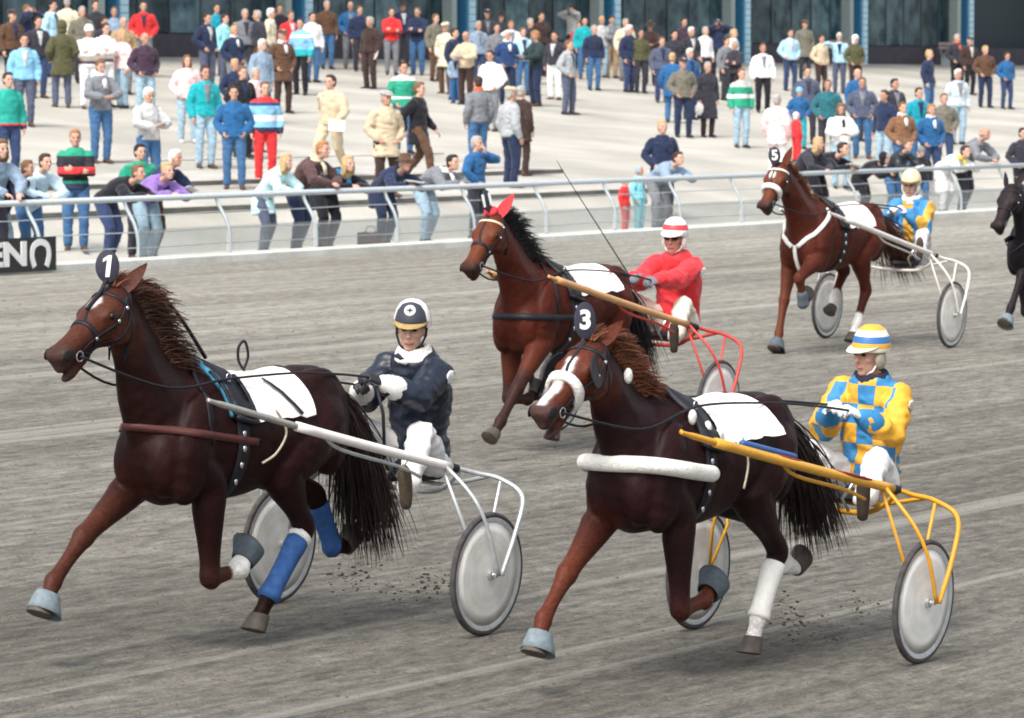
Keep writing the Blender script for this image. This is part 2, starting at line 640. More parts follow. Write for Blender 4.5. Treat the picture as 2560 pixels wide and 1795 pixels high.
colv = [-90.35 - 8.53 * i for i in range(-3, 9)]
g = Geo(); ubox(g, 67.6, 68.0, -170, -55, BZ - .5, BZ + 6.5); bpart('back_wall', g, plain('inner_wall', (.05, .07, .08), rough=.9))
g = Geo(); ubox(g, 63.6, 69, -170, -55, BZ + 6.5, BZ + 7.2); bpart('roof', g, M_ROOF)
g = Geo(); ubox(g, 66.35, 66.75, -170, -55, BZ - .4, BZ + .62); bpart('plinth', g, M_PLINTH)
gp = Geo(); ubox(gp, 66.48, 66.52, -.68, .68, -.9, .9); pane = gp.fix('pane', False); pane.transform(Matrix.Translation(-UVp(66.5, 0, 0)))
for ci, v in enumerate(colv[:-1]):
    v2 = colv[ci + 1]
    w = (v2 - v) / 6.0
    if v2 < -150: break
    for k in range(6):
        for r_ in range(2):
            o = link('pane', pane, random.choice(M_GLASS), bld, True)
            o.location = UVp(66.5, v + w * (k + .5), BZ + .62 + .93 + r_ * 1.86) - V(bld.location)
            o.rotation_euler = (0, 0, random.uniform(-.012, .012))
    g = Geo()
    for k in range(7):
        ubox(g, 66.44, 66.60, v + w * k - .03, v + w * k + .03, BZ + .62, BZ + 4.5)
    bpart('mullions', g, M_FRAME)
    g = Geo(); ubox(g, 66.42, 66.62, v - .035, v2 + .035, BZ + 2.45, BZ + 2.52); bpart('transom', g, M_FRAME)
g = Geo(); ubox(g, 66.40, 66.64, -170, -55, BZ + 4.5, BZ + 6.5); bpart('upper_wall', g, M_PLINTH)
for v in colv:
    g = Geo(); ubox(g, 65.9, 66.2, v + .10, v + .28, BZ - .3, BZ + 6.5); bpart('column_web', g, M_BLUE)
    g = Geo(); ubox(g, 65.92, 66.25, v + .75, v + 1.02, BZ - .3, BZ + 6.5); bpart('pilaster', g, M_PIL)
    g = Geo()
    z = BZ - .1
    while z < BZ + 6.4:
        ubox(g, 65.84, 66.02, v - .17, v + .15, z, z + .185); z += .205
    bpart('column_blocks', g, M_LBLUE)
# ------------------------------------------------------------------ horses
def mat_horse(name, base, light, muzzle, white=(.75, .72, .68)):
    """coat: vertex weights 'lt' (lighter face and legs), 'mz' (dark skin of muzzle / points), 'wh' (white markings)"""
    m, nt, b = new_mat(name)
    def attr(n):
        a = N(nt, 'ShaderNodeAttribute'); a.attribute_name = n; return a.outputs['Fac']
    tc = N(nt, 'ShaderNodeTexCoord')
    n1 = N(nt, 'ShaderNodeTexNoise'); n1.inputs['Scale'].default_value = 4.5; n1.inputs['Detail'].default_value = 5
    nt.links.new(tc.outputs['Object'], n1.inputs[0])
    n2 = N(nt, 'ShaderNodeTexNoise'); n2.inputs['Scale'].default_value = 60; n2.inputs['Detail'].default_value = 4
    mp = N(nt, 'ShaderNodeMapping'); mp.inputs['Scale'].default_value = (.5, 1, 1.6)
    nt.links.new(tc.outputs['Object'], mp.inputs[0]); nt.links.new(mp.outputs[0], n2.inputs[0])
    def mix(f, a, c):
        x = N(nt, 'ShaderNodeMix', data_type='RGBA')
        nt.links.new(f, x.inputs['Factor'])
        for i, val in ((6, a), (7, c)):
            if isinstance(val, tuple): x.inputs[i].default_value = val + (1,)
            else: nt.links.new(val, x.inputs[i])
        return x.outputs[2]
    mr = N(nt, 'ShaderNodeMapRange'); mr.inputs[1].default_value = .35; mr.inputs[2].default_value = .7
    nt.links.new(n1.outputs[0], mr.inputs[0])
    c = mix(mr.outputs[0], base, tuple(x * 1.55 for x in base))
    c = mix(attr('lt'), c, light)
    c = mix(attr('mz'), c, muzzle)
    c = mix(attr('wh'), c, white)
    m2 = N(nt, 'ShaderNodeMapRange'); m2.inputs[1].default_value = .3; m2.inputs[2].default_value = .7; m2.inputs[3].default_value = .72; m2.inputs[4].default_value = 1.3
    nt.links.new(n2.outputs[0], m2.inputs[0])
    s = N(nt, 'ShaderNodeVectorMath', operation='SCALE'); nt.links.new(c, s.inputs[0]); nt.links.new(m2.outputs[0], s.inputs['Scale'])
    nt.links.new(s.outputs[0], b.inputs['Base Color'])
    b.inputs['Roughness'].default_value = .52
    b.inputs['Specular IOR Level'].default_value = .12
    b.inputs['Sheen Weight'].default_value = .0
    bp = N(nt, 'ShaderNodeBump'); bp.inputs['Strength'].default_value = .25; bp.inputs['Distance'].default_value = .006
    nt.links.new(n2.outputs[0], bp.inputs['Height']); nt.links.new(bp.outputs[0], b.inputs['Normal'])
    return m


M_LEATHER = plain('black_leather', (.013, .013, .018), rough=.5, var=.2, spec=.25)
M_BROWNL = plain('brown_leather', (.075, .020, .017), rough=.6, var=.2)
M_STEEL = plain('bright_steel', (.65, .66, .68), rough=.25, metal=.9)
M_FLEECE = plain('white_fleece', (.78, .76, .71), rough=.95, var=.08, bump=.9, bscale=90)
M_CLOTHW = plain('white_cloth', (.84, .80, .77), rough=.9, var=.04, bump=.3, bscale=14)
M_HOOF = plain('hoof_horn', (.075, .062, .05), rough=.7, var=.25, scale=20)
M_RUBBER = plain('grey_rubber', (.155, .195, .215), rough=.75, var=.2, bump=.3)
M_RUBBERD = plain('dark_rubber', (.075, .095, .115), rough=.75, var=.2, bump=.3)
M_BLUEW = plain('blue_wrap', (.028, .09, .26), rough=.85, var=.2, bump=.4, bscale=60)
M_WHITEW = plain('white_wrap', (.76, .75, .71), rough=.9, var=.07, bump=.4, bscale=60)
M_EYE = plain('eye_dark', (.006, .004, .004), rough=.25, spec=.4)
M_NOSTRIL = plain('nostril', (.008, .005, .006), rough=.8)
M_BLACK = plain('black_matt', (.014, .014, .018), rough=.7)
M_RED = plain('red_fabric', (.58, .035, .045), rough=.8, bump=.3)

# torso sections: x, z centre, half height, half width
TORSO = [(.80, 1.09, .07, .07), (.765, 1.085, .16, .145), (.70, 1.08, .245, .19), (.60, 1.10, .305, .215), (.46, 1.14, .345, .232),
         (.30, 1.145, .355, .248), (.12, 1.135, .345, .262), (-.08, 1.13, .325, .268), (-.28, 1.15, .30, .265),
         (-.46, 1.185, .285, .262), (-.62, 1.205, .265, .252), (-.76, 1.205, .225, .215), (-.86, 1.195, .165, .16), (-.925, 1.19, .07, .08)]
HEADSEC = [(-.06, .055, .06, .055), (.02, .082, .105, .082), (.12, .088, .145, .093), (.24, .086, .158, .102), (.34, .082, .145, .100), (.46, .072, .112, .076),
           (.60, .060, .086, .060), (.74, .055, .072, .053), (.86, .056, .072, .056), (.95, .050, .066, .056), (1.01, .030, .045, .04)]


class Horse:
    def __init__(s, name, label, pos, psi, pose, coat, group='racing trotters on the track', head=None, white_legs=(), blaze=0.0, star=0.0, voxel=.0115, pale=.0, legmz=0.0, ear_mat=None):
        """pos: ground point under the middle of the trunk; psi: heading angle"""
        s.psi = R(psi)
        s.root = empty('horse', pos, math.atan2(-math.cos(s.psi), -math.sin(s.psi)))
        tag(s.root, label, 'horse', group)
        s.pose = pose
        P0 = V(pose['poll']); P1 = V(pose['nose'])
        s.hd = (P1 - P0); s.hl = s.hd.length; s.hd.normalize()
        lat = V((0, 1, 0)); lat = (lat - s.hd * lat.dot(s.hd)).normalized()
        s.hlat = lat; s.hup = s.hd.cross(lat)       # towards the forehead side
        if s.hup.z < 0: s.hup = -s.hup
        s.P0 = P0
        g = Geo()
        # trunk
        rings = []
        for x, zc, hh, hw in TORSO:
            ring = []
            for j in range(28):
                a = 2 * math.pi * j / 28
                cy, sz = math.cos(a), math.sin(a)
                w = hw * 1.06 * (1 - .16 * max(sz, 0) ** 2)
                ring.append(V((x, w * cy, zc + hh * sz)))
            rings.append(ring)
        g.rings(rings)
        g.ell((.38, 0, 1.43), (.26, .055, .11))                     # withers
        g.ell((-.60, 0, 1.40), (.26, .12, .08))                      # croup
        for y in (-1, 1):
            g.ell((.54, .17 * y, 1.10), (.155, .10, .31), Matrix.Rotation(R(-18), 3, 'Y'))   # shoulder
            g.ell((.68, .10 * y, 1.04), (.125, .105, .19))                                    # breast
            g.ell((-.60, .135 * y, 1.20), (.27, .125, .27))                                    # quarters
            g.ell((-.74, .11 * y, 1.08), (.14, .11, .22))
            g.ell((-.30, .16 * y, 1.05), (.2, .09, .16))                                       # flank
        # neck
        nb = pose.get('neck')
        pts = [(.40, 0, 1.16), (.56, 0, 1.26)] + [tuple(q) for q in nb] + [tuple(P0 + s.hd * .03 - s.hup * .02)]
        hds = [.30, .285, .215, .165, .128, .10]
        hws = [.20, .175, .115, .092, .078, .065]
        rows = crom([tuple(p) + (a, b) for p, a, b in zip(pts, hds, hws)], 4)
        rings = []
        for i, r_ in enumerate(rows):
            p = V(r_[:3]); a = V(rows[min(i + 1, len(rows) - 1)][:3]) - V(rows[max(i - 1, 0)][:3]); a.normalize()
            la = V((0, 1, 0)); la = (la - a * la.dot(a)).normalized(); up = a.cross(la)
            if up.x > 0: up = -up                                     # crest side points back
            ring = []
            for j in range(20):
                t = 2 * math.pi * j / 20
                cz = math.sin(t)
                w = r_[4] * (1 - .35 * max(cz, 0))
                ring.append(p + la * (w * math.cos(t)) + up * (r_[3] * cz))
            rings.append(ring)
        g.rings(rings)
        s.crest = [V(r_[:3]) for r_ in rows]
        s.crestup = []
        for i, r_ in enumerate(rows):
            a = V(rows[min(i + 1, len(rows) - 1)][:3]) - V(rows[max(i - 1, 0)][:3]); a.normalize()
            la = V((0, 1, 0)); la = (la - a * la.dot(a)).normalized(); up = a.cross(la)
            if up.x > 0: up = -up
            s.crestup.append(up * r_[3])
        # head
        rings = []
        for t, hu, hdn, hw in [(a, b * 1.13, c_ * 1.13, d_ * 1.13) for a, b, c_, d_ in HEADSEC]:
            c = P0 + s.hd * (t * s.hl)
            ring = []
            for j in range(22):
                a = 2 * math.pi * j / 22
                ca, sa = math.cos(a), math.sin(a)
                w = hw * (1.0 if sa > 0 else (1 - .30 * abs(sa)))
                pw = abs(ca) ** .8 * (1 if ca > 0 else -1)
                ring.append(c + lat * (w * pw) + s.hup * ((hu if sa > 0 else hdn) * sa))
            rings.append(ring)
        g.rings(rings)
        H = s.hp
        for y in (-1, 1):
            g.ell(H(.21, .060 * y, -.085), (.115, .038, .088), s.hrot())         # cheek
            g.ell(H(.33, .078 * y, .035), (.06, .026, .03), s.hrot())           # brow over the eye
            g.ell(H(.92, .040 * y, .014), (.052, .030, .042), s.hrot())         # nostril wing
            g.tube([H(.44, .06 * y, -.01), H(.58, .048 * y, -.015), H(.70, .042 * y, -.01)], [.018, .016, .01], n=8)   # facial crest
        g.ell(H(.945, 0, -.045), (.05, .045, .03), s.hrot())                    # upper lip
        mo = pose.get('mouth', .0)
        g.ell(H(.90 , 0, -.083 - mo), (.065, .036, .024), s.hrot())              # lower lip and chin
        g.tube([H(.62, 0, -.075 - mo * .2), H(.78, 0, -.08 - mo * .7), H(.90, 0, -.088 - mo)], [.04, .034, .026], n=8)
        # legs
        s.legs = {}
        for k in ('LF', 'RF', 'LH', 'RH'):
            y = (.165 if k[0] == 'L' else -.165)
            j = pose[k]
            if k[1] == 'F':
                el, kn, fe, co = [V((p[0], y * (1 - .10 * i), p[1])) for i, p in enumerate(j[:4])]
                sh = V((.60, y * .95, 1.06))
                rows = [(sh, .125), (el, .108), (el.lerp(kn, .30), .098), (el.lerp(kn, .62), .073), (el.lerp(kn, .86), .061), (kn, .067), (kn.lerp(fe, .16), .054),
                        (kn.lerp(fe, .5), .043), (kn.lerp(fe, .85), .046), (fe, .057), (fe.lerp(co, .5), .045), (co, .052)]
            else:
                st, hk, fe, co = [V((p[0], y * (1.1 - .12 * i), p[1])) for i, p in enumerate(j[:4])]
                hp_ = V((-.60, y * .85, 1.18))
                rows = [(hp_, .20), (hp_.lerp(st, .6), .175), (st, .135), (st.lerp(hk, .35), .108), (st.lerp(hk, .7), .070), (hk, .072), (hk.lerp(fe, .18), .060),
                        (hk.lerp(fe, .5), .049), (hk.lerp(fe, .85), .049), (fe, .058), (fe.lerp(co, .5), .046), (co, .053)]
                bd_ = (hk - st).normalized()
                g.ell(hk - (fe - hk).normalized() * .035 + V((-.02, 0, 0)), (.035, .025, .05))       # point of hock
            rr = crom([tuple(p) + (r_,) for p, r_ in rows], 3)
            g.tube([q[:3] for q in rr], [q[3] for q in rr], n=14, flat=.86, rnd=True)
            s.legs[k] = (rows, V((j[4][0], y * .7, j[4][1])))
        g.tube([(-.86, 0, 1.34), (-.95, 0, 1.34), (-1.02, 0, 1.28)], [.05, .04, .028], n=10, rnd=True)  # dock
        dA = fold_noise(7, .007, 2.0); dB = fold_noise(17, .004, 4.0)
        me = remesh(g, 'horse_body', voxel, 6, .55, disp=lambda c_: (dA(c_) + dB(c_)) * np.clip((c_[:, 2] - .7) * 4, .12, 1) * np.where(c_[:, 0] > .95, .25, 1))
        n = len(me.vertices)
        co = np.empty(n * 3); me.vertices.foreach_get('co', co); co = co.reshape(-1, 3)
        lt = np.zeros(n); mz = np.zeros(n); wh = np.zeros(n)
        rel = co - np.array(P0)
        ht = rel @ np.array(s.hd) / s.hl; hu = rel @ np.array(s.hup); hl = rel @ np.array(lat)
        inhead = (ht > -.08) & (np.abs(hl) < .16) & (np.abs(hu) < .24) & (co[:, 2] > P1.z - .25) & (co[:, 0] > .55)
        lt = np.where(inhead, np.clip((ht + .1) * 3, 0, 1) * .85, 0)
        mz = np.where(inhead, np.clip((ht - .82) / .12, 0, 1) * .75, 0)
        for k in s.legs:
            rows, _ = s.legs[k]
            top, bot = (1, 5) if k[1] == 'F' else (2, 5)
            chain = [np.array(r_[0]) for r_ in rows]
            # distance to leg polyline below elbow / stifle
            for i in range(top, len(chain) - 1):
                a, b_ = chain[i], chain[i + 1]
                d_ = b_ - a; L2 = d_ @ d_
                t = np.clip(((co - a) @ d_) / L2, 0, 1)
                dist = np.linalg.norm(co - (a + t[:, None] * d_), axis=1)
                near = dist < rows[i][1] * 1.6 + .012
                f = np.clip((i + t - top) / 3.0, 0, 1)
                if k[1] == 'F':
                    ff = f if k == 'RF' or not star + blaze else np.clip((i + t - 5.2) / 1.5, 0, 1)      # dark forearm, lighter cannon
                    lt = np.where(near & ~inhead, np.maximum(lt, ff * pale), lt)
                if legmz:
                    mz = np.where(near & ~inhead & (i >= 3), np.maximum(mz, np.clip((i + t - 3) / 1.5, 0, 1) * legmz), mz)
                if k in white_legs and i >= 8:
                    wh = np.where(near & ~inhead, np.maximum(wh, np.clip((i + t - 8.4) * 2, 0, 1)), wh)
        if blaze:
            wob = .006 * np.sin(ht * 25)
            wh = np.where(inhead & (ht > .30) & (ht < .93) & (np.abs(hl + wob) < blaze * np.clip(1.2 - abs(ht - .6), .5, 1)) & (hu > .01), 1, wh)
        if star:
            wh = np.where(inhead & (np.hypot((ht - .30) * s.hl * .7, hl + .005) < star) & (hu > .02), 1, wh)
        ed = np.empty(len(me.edges) * 2, int); me.edges.foreach_get('vertices', ed); ed = ed.reshape(-1, 2)
        deg = np.bincount(ed.ravel(), minlength=n).astype(float)
        def blur(a, it):
            for _ in range(it):
                sm = np.bincount(ed[:, 0], a[ed[:, 1]], minlength=n) + np.bincount(ed[:, 1], a[ed[:, 0]], minlength=n)
                a = .4 * a + .6 * sm / np.maximum(deg, 1)
            return a
        lt = blur(lt, 40); mz = blur(mz, 14); wh = blur(wh, 2)
        for nme, arr in (('lt', lt), ('mz', mz), ('wh', wh)):
            at = me.attributes.new(nme, 'FLOAT', 'POINT'); at.data.foreach_set('value', arr.astype(np.float32))
        s.body = link('body', me, coat, s.root)
        s.coat = coat
        s.bvh = BVHTree.FromPolygons([tuple(c) for c in co], [tuple(p.vertices) for p in me.polygons])
        # eyes, nostrils set into the surface of the head
        def disc(name, p, r, mat, sink):
            loc, nn, _, _ = s.bvh.find_nearest(p)
            t1 = (s.hd - nn * s.hd.dot(nn)).normalized(); t2 = nn.cross(t1)
            g = Geo(); g.ell(loc - nn * sink, r, Matrix((t1, t2, nn)).transposed()); link(name, g.fix(name), mat, s.root)
        for y in (-1, 1):
            disc('eye', H(.335, .13 * y, .022), (.027, .019, .016), M_EYE, .006)
            disc('nostril', H(.955, .10 * y, .02), (.038, .026, .006), M_NOSTRIL, .001)
        # hooves
        for k in s.legs:
            rows, toe = s.legs[k]
            fe = rows[-3][0]; c = rows[-1][0]
            ax = (toe - c).normalized()
            fwd = V((0, 1, 0)).cross(ax)
            if fwd.dot(V((1, 0, 0))) < 0 and k not in (): fwd = -fwd
            pa = (c - fe).normalized()
            g = Geo(); rings = []
            for t, r_, sh in ((-.012, .052, 0), (.0, .057, 0), (.04, .063, .012), (.082, .070, .026), (.086, .065, .026)):
                ring = []
                for j in range(16):
                    a = 2 * math.pi * j / 16
                    ring.append(c + ax * t + fwd * (math.cos(a) * r_ * 1.08 + sh) + V((0, 1, 0)) * (math.sin(a) * r_ * .95))
                rings.append(ring)
            g.rings(rings)
            link('hoof', g.fix('hoof', True, 40), M_HOOF, s.root)
        s.ears(pose.get('ear', -.55), ear_mat, 1.0 if ear_mat is None else 1.15)

    def hp(s, t, y, h):
        return s.P0 + s.hd * (t * s.hl) + s.hlat * (y * 1.13) + s.hup * (h * 1.13)

    def hrot(s):
        return Matrix((s.hd, s.hlat, s.hup)).transposed()

    def ears(s, back, mat=None, scale=1.0):
        for y in (-1, 1):
            b = s.hp(.0, .052 * y, .055)
            d = (V((back, .38 * y, 1.0))).normalized()
            side = d.cross(V((1, .4 * y, 0))).normalized()
            L = .19 * scale
            g = Geo(); rings = []
            fw = side.cross(d).normalized()
            for t, w, th in ((-.1, .026, .02), (.0, .032, .022), (.25, .040, .02), (.5, .036, .015), (.75, .022, .009), (.97, .004, .003)):
                c = b + d * (t * L)
                rings.append([c + side * (w * scale * math.cos(a)) + fw * (th * scale * (math.sin(a) if math.sin(a) < 0 else -.15 * math.sin(a))) for a in [2 * math.pi * j / 12 for j in range(12)]])
            g.rings(rings)
            me = g.fix('ear')
            for nme in ('lt', 'mz', 'wh'):
                at = me.attributes.new(nme, 'FLOAT', 'POINT')
                at.data.foreach_set('value', [.8 if nme == 'lt' else 0.0] * len(me.vertices))
            link('ear' if mat is None else 'ear_cover', me, mat or s.coat, s.root)

    # ---- straps lying on the body
    def near(s, p, off):
        loc, n, i, d = s.bvh.find_nearest(V(p))
        return loc + n * off, n

    def cast(s, c, d, off, far=1.2):
        c = V(c); d = V(d).normalized()
        h = s.bvh.ray_cast(c + d * far, -d)
        if h[0] is None:
            return c + d * .2, d
        return h[0] + h[1] * off, h[1]

    def ring_strap(s, name, c, a1, a2, w, t, mat, ang=None, n=48, off=None, parent=None, far=1.2):
        """strap round the body in the plane (a1, a2) through c; ang limits it to an arc in degrees"""
        off = t * .5 if off is None else off
        a1 = V(a1).normalized(); a2 = V(a2).normalized()
        full = ang is None
        lo, hi = (0, 360) if full else ang
        P, Q = [], []
        m = n if full else n + 1
        for i in range(m):
            a = R(lo + (hi - lo) * i / n)
            p, q = s.cast(c, a1 * math.cos(a) + a2 * math.sin(a), off, far)
            P.append(p); Q.append(q)
        P, Q = s.relax(P, Q, full)
        g = Geo(); g.ribbon(P, Q, w, t, closed=full)
        return link(name, g.fix(name), mat, parent or s.root), P, Q

    def relax(s, P, Q, closed, it=2):
        for _ in range(it):
            P2 = list(P); Q2 = list(Q)
            n = len(P)
            for i in range(n):
                if not closed and i in (0, n - 1): continue
                a, b = P[i - 1], P[(i + 1) % n]
                mid = (a + b) / 2
                # tight strap: pull out of hollows but never into the body
                d = (mid - P[i]).dot(Q[i])
                if d > 0: P2[i] = P[i] + Q[i] * d * .9
                Q2[i] = (Q[i - 1] + Q[i] * 2 + Q[(i + 1) % n]).normalized()
            P, Q = P2, Q2
        return P, Q

    def path_strap(s, name, pts, w, t, mat, k=6, off=None, parent=None):
        off = t * .5 if off is None else off
        P, Q = [], []
        for q in crom(pts, k):
            p, n = s.near(q, off); P.append(p); Q.append(n)
        P, Q = s.relax(P, Q, False, 1)
        g = Geo(); g.ribbon(P, Q, w, t)
        return link(name, g.fix(name), mat, parent or s.root)

    def rope(s, name, pts, r, mat, k=6, parent=None):
        g = Geo(); g.tube(crom(pts, k), r, n=6)
        return link(name, g.fix(name), mat, parent or s.root)

    def wrap(s, name, leg, i0, i1, extra, mat, n=14):
        rows, _ = s.legs[leg]
        rr = crom([tuple(p) + (r_,) for p, r_ in rows], 3)
        seg = rr[int(i0 * 3):int(i1 * 3) + 1]
        g = Geo(); g.tube([q[:3] for q in seg], [q[3] + extra * (.6 if i in (0, len(seg) - 1) else 1) for i, q in enumerate(seg)], n=n, flat=.92)
        return link(name, g.fix(name), mat, s.root)

    def bell(s, leg, mat, flare=1.0, inner=None):
        rows, toe = s.legs[leg]
        c = rows[-1][0]; fe = rows[-3][0]
        ax = ((toe - c).normalized() + (c - fe).normalized() * .6).normalized()
        side = V((0, 1, 0)); fw = side.cross(ax).normalized()
        g = Geo(); rings = []
        for t, r_ in ((-.04, .058), (-.034, .064), (.0, .072), (.03, .082), (.066, .092 * flare), (.068, .087 * flare), (.03, .076), (-.02, .060)):
            rings.append([c + ax * t + fw * (math.cos(a) * r_ * 1.1 + .012 * max(t, 0) / .06) + side * (math.sin(a) * r_) for a in [2 * math.pi * j / 18 for j in range(18)]])
        g.rings(rings, closed=True)
        return link('bell_boot', g.fix('bell_boot'), mat, s.root)

    def hair(s, name, roots, n, length, flow, mat, width=.012, spread=.25, grav=.25, seg=6, seed=1, curl=.02):
        """locks of hair as tapered closed strips; roots: list of (point, outward)"""
        rnd = random.Random(seed)
        g = Geo()
        for i in range(n):
            k = rnd.random() * (len(roots) - 1.001)
            a = int(k); f = k - a
            p = roots[a][0].lerp(roots[a + 1][0], f); o = roots[a][1].lerp(roots[a + 1][1], f)
            p = p + V((rnd.gauss(0, .006), rnd.gauss(0, .010), rnd.gauss(0, .006)))
            L = length * rnd.uniform(.55, 1.12)
            d = (o.normalized() * .55 + flow(k / len(roots), rnd) * .8 + V((rnd.gauss(0, spread), rnd.gauss(0, spread), rnd.gauss(0, spread)))).normalized()
            fl = flow(k / len(roots), rnd)
            pts, w = [], []
            ph = rnd.random() * 6
            for j in range(seg + 1):
                t = j / seg
                pts.append(p.copy()); w.append(width * (1 - t) ** .6 * rnd.uniform(.8, 1.15) + .0012)
                d = (d + fl * .38 + V((0, 0, -grav)) * t + V((math.sin(ph + t * 7), math.cos(ph * 1.7 + t * 6), math.sin(ph * 2 + t * 5))) * curl * 4).normalized()
                p = p + d * (L / seg)
            g.tube(pts, w, n=4, flat=.35, side=(rnd.gauss(0, 1), rnd.gauss(0, 1), rnd.gauss(0, 1)))
        return link(name, g.mesh(name), mat, s.root)

    # ---- tack
    def bridle(s, blinkers=False, fleece=False, brow=None, nose_mat=None):
        H = s.hp
        br = s.ring_strap('noseband', H(.56, 0, -.02), s.hlat, s.hup, .026 if not fleece else .05, .006 if not fleece else .03, nose_mat or (M_FLEECE if fleece else M_LEATHER), far=.3)[0]
        s.ring_strap('browband', H(.14, 0, .02), s.hlat, (s.hup + s.hd * .25), .020, .006, brow or M_LEATHER, ang=(-15, 195), far=.3)
        s.ring_strap('throat_lash', H(.08, 0, -.04), s.hlat, (s.hup - s.hd * .55), .014, .005, M_LEATHER, far=.3)
        s.path_strap('face_strap', [H(.05, 0, .10), H(.25, .0, .10), H(.42, .0, .09), H(.56, .03, .07)], .016, .005, M_LEATHER)
        for y in (-1, 1):
            s.path_strap('cheek_strap', [H(.06, .09 * y, .04), H(.22, .11 * y, -.01), H(.40, .10 * y, -.03), H(.60, .07 * y, -.03), H(.78, .06 * y, -.045)], .018, .006, M_LEATHER)
            s.path_strap('jaw_strap', [H(.06, .09 * y, -.03), H(.25, .10 * y, -.09), H(.45, .08 * y, -.10), H(.66, .06 * y, -.075), H(.78, .06 * y, -.05)], .014, .005, M_LEATHER)
            g = Geo(); c = s.near(H(.79, .06 * y, -.048), .008)[0]
            ringp = [c + s.hd * (.026 * math.cos(a)) + s.hup * (.026 * math.sin(a)) for a in [2 * math.pi * j / 16 for j in range(16)]]
            g.tube(ringp, .005, n=6, closed=True, side=s.hlat); link('bit_ring', g.fix('bit_ring'), M_STEEL, s.root)
            for q in ((.14, .098, .0), (.56, .075, -.03), (.30, .115, -.02)):
                g = Geo(); g.ell(s.near(H(q[0], q[1] * y, q[2]), .006)[0], (.011, .007, .011)); link('buckle', g.fix('buckle'), M_STEEL, s.root)
            if blinkers:
                g = Geo(); rings = []
                cc = H(.31, .104 * y, .015)
                for t in (-.004, .004):
                    rings.append([cc + s.hd * (.105 * math.cos(a) * (1 if abs(math.cos(a)) < .8 else .92)) + s.hup * (.082 * math.sin(a)) + s.hlat * y * (t + .030 * math.cos(a)) for a in [2 * math.pi * j / 20 for j in range(20)]])
                g.rings(rings); link('blinker', g.fix('blinker', True, 40), M_LEATHER, s.root)
        s.bit = [s.near(H(.79, .06, -.048), .008)[0], s.near(H(.79, -.06, -.048), .008)[0]]

    def number_plate(s, num, tilt=0.0, yaw=38, w=.062, h=.085, at=(.02, 0, .16), lean=0.0, col_=None):
        c = s.hp(*at)
        nrm = V((math.cos(R(yaw)), math.sin(R(yaw)), 0))
        up = (V((lean, 0, 1)) + V((0, tilt, 0))).normalized(); x = up.cross(nrm).normalized(); up = nrm.cross(x)
        g = Geo(); rings = []
        for t, k in ((-.005, .97), (-.004, 1), (.004, 1), (.005, .97)):
            rings.append([c + x * (w * k * math.cos(a)) + up * (h * k * math.sin(a)) + nrm * t for a in [2 * math.pi * j / 28 for j in range(28)]])
        g.rings(rings)
        pl = link('number_plate', g.fix('number_plate', True, 40), col_ or plain('plate_black', (.03, .032, .05), rough=.5), s.root)
        if num == '1':
            gg = Geo(); q = [(-.012, -.055), (.010, -.055), (.024, .058), (.006, .058), (-.022, .040), (-.024, .022), (-.002, .034)]
            m_ = len(q); gg.add([(a, b_, -.002) for a, b_ in q] + [(a, b_, .002) for a, b_ in q], [tuple(reversed(range(m_))), tuple(range(m_, 2 * m_))] + [(i, (i + 1) % m_, m_ + (i + 1) % m_, m_ + i) for i in range(m_)])
            tm = gg.fix('number', False)
        else:
            tm = text_mesh(num, .135, .002, .005)
        place_text('number', tm, M_WHITE, pl, c + nrm * .007, x, nrm)
        g = Geo(); g.tube([c - up * h, s.hp(0, 0, .07)], .006, n=6); link('plate_stem', g.fix('plate_stem'), M_LEATHER, pl)

    def saddle(s, blue=False):
        x = .22
        sd = s.ring_strap('girth', (x, 0, 1.14), (0, 1, 0), (0, 0, 1), .085, .010, M_LEATHER)[0]
        s.ring_strap('saddle_pad', (x, 0, 1.14), (0, 1, 0), (0, 0, 1), .15, .03, M_LEATHER, ang=(22, 158))
        if blue:
            s.ring_strap('blue_pad', (x + .07, 0, 1.14), (0, 1, 0), (0, 0, 1), .035, .03, plain('blue_foam', (.05, .26, .42), rough=.8), ang=(25, 155))
        for y in (-1, 1):
            p, n = s.cast((x, 0, 1.14), (0, math.cos(R(62)) * y, math.sin(R(62))), .03)
            g = Geo(); g.tube([p + V((.02 * math.cos(a), 0, .02 + .022 * math.sin(a))) for a in [2 * math.pi * j / 12 for j in range(12)]], .004, n=6, closed=True)
            link('terret', g.fix('terret'), M_STEEL, s.root)
            p, n = s.cast((x, 0, 1.14), (0, math.cos(R(20)) * y, math.sin(R(20))), .015)
            g = Geo(); g.tube([p + V((.07, .01 * y, .02)), p + V((0, .015 * y, .0)), p + V((-.10, .018 * y, -.02))], .016, n=8); link('shaft_tug', g.fix('shaft_tug'), M_LEATHER, s.root)
            for a_ in (5, -12, -30, -48):
                p, n = s.cast((x, 0, 1.14), (0, math.cos(R(a_)) * y, math.sin(R(a_))), .012)
                g = Geo(); g.ell(p, (.014, .008, .018)); link('buckle', g.fix('buckle'), M_STEEL, s.root)
        s.terret = [s.cast((x, 0, 1.14), (0, math.cos(R(62)) * y, math.sin(R(62))), .05)[0] for y in (1, -1)]
        s.wither = s.cast((x, 0, 1.14), (0, 0, 1), .045)[0]

    def saddlecloth(s, x0=.13, x1=-.36, low=12, flare=.0, mat=None):
        nx, na = 14, 26
        g = Geo(); top, bot = [], []
        for i in range(nx + 1):
            x = x0 + (x1 - x0) * i / nx
            for j in range(na + 1):
                a = R(low + (180 - 2 * low) * j / na)
                e = abs(j / na - .5) * 2
                p, n = s.cast((x, 0, 1.12), (0, math.cos(a), math.sin(a)), .016 + .012 * math.sin(i * .9 + j * .25) * e + flare * (i / nx) ** 2 * e)
                if e > .9: p = p + V((0, 0, -.006 * math.sin(i * 1.7)))
                top.append(p); bot.append(p - n * .006)
        W = na + 1
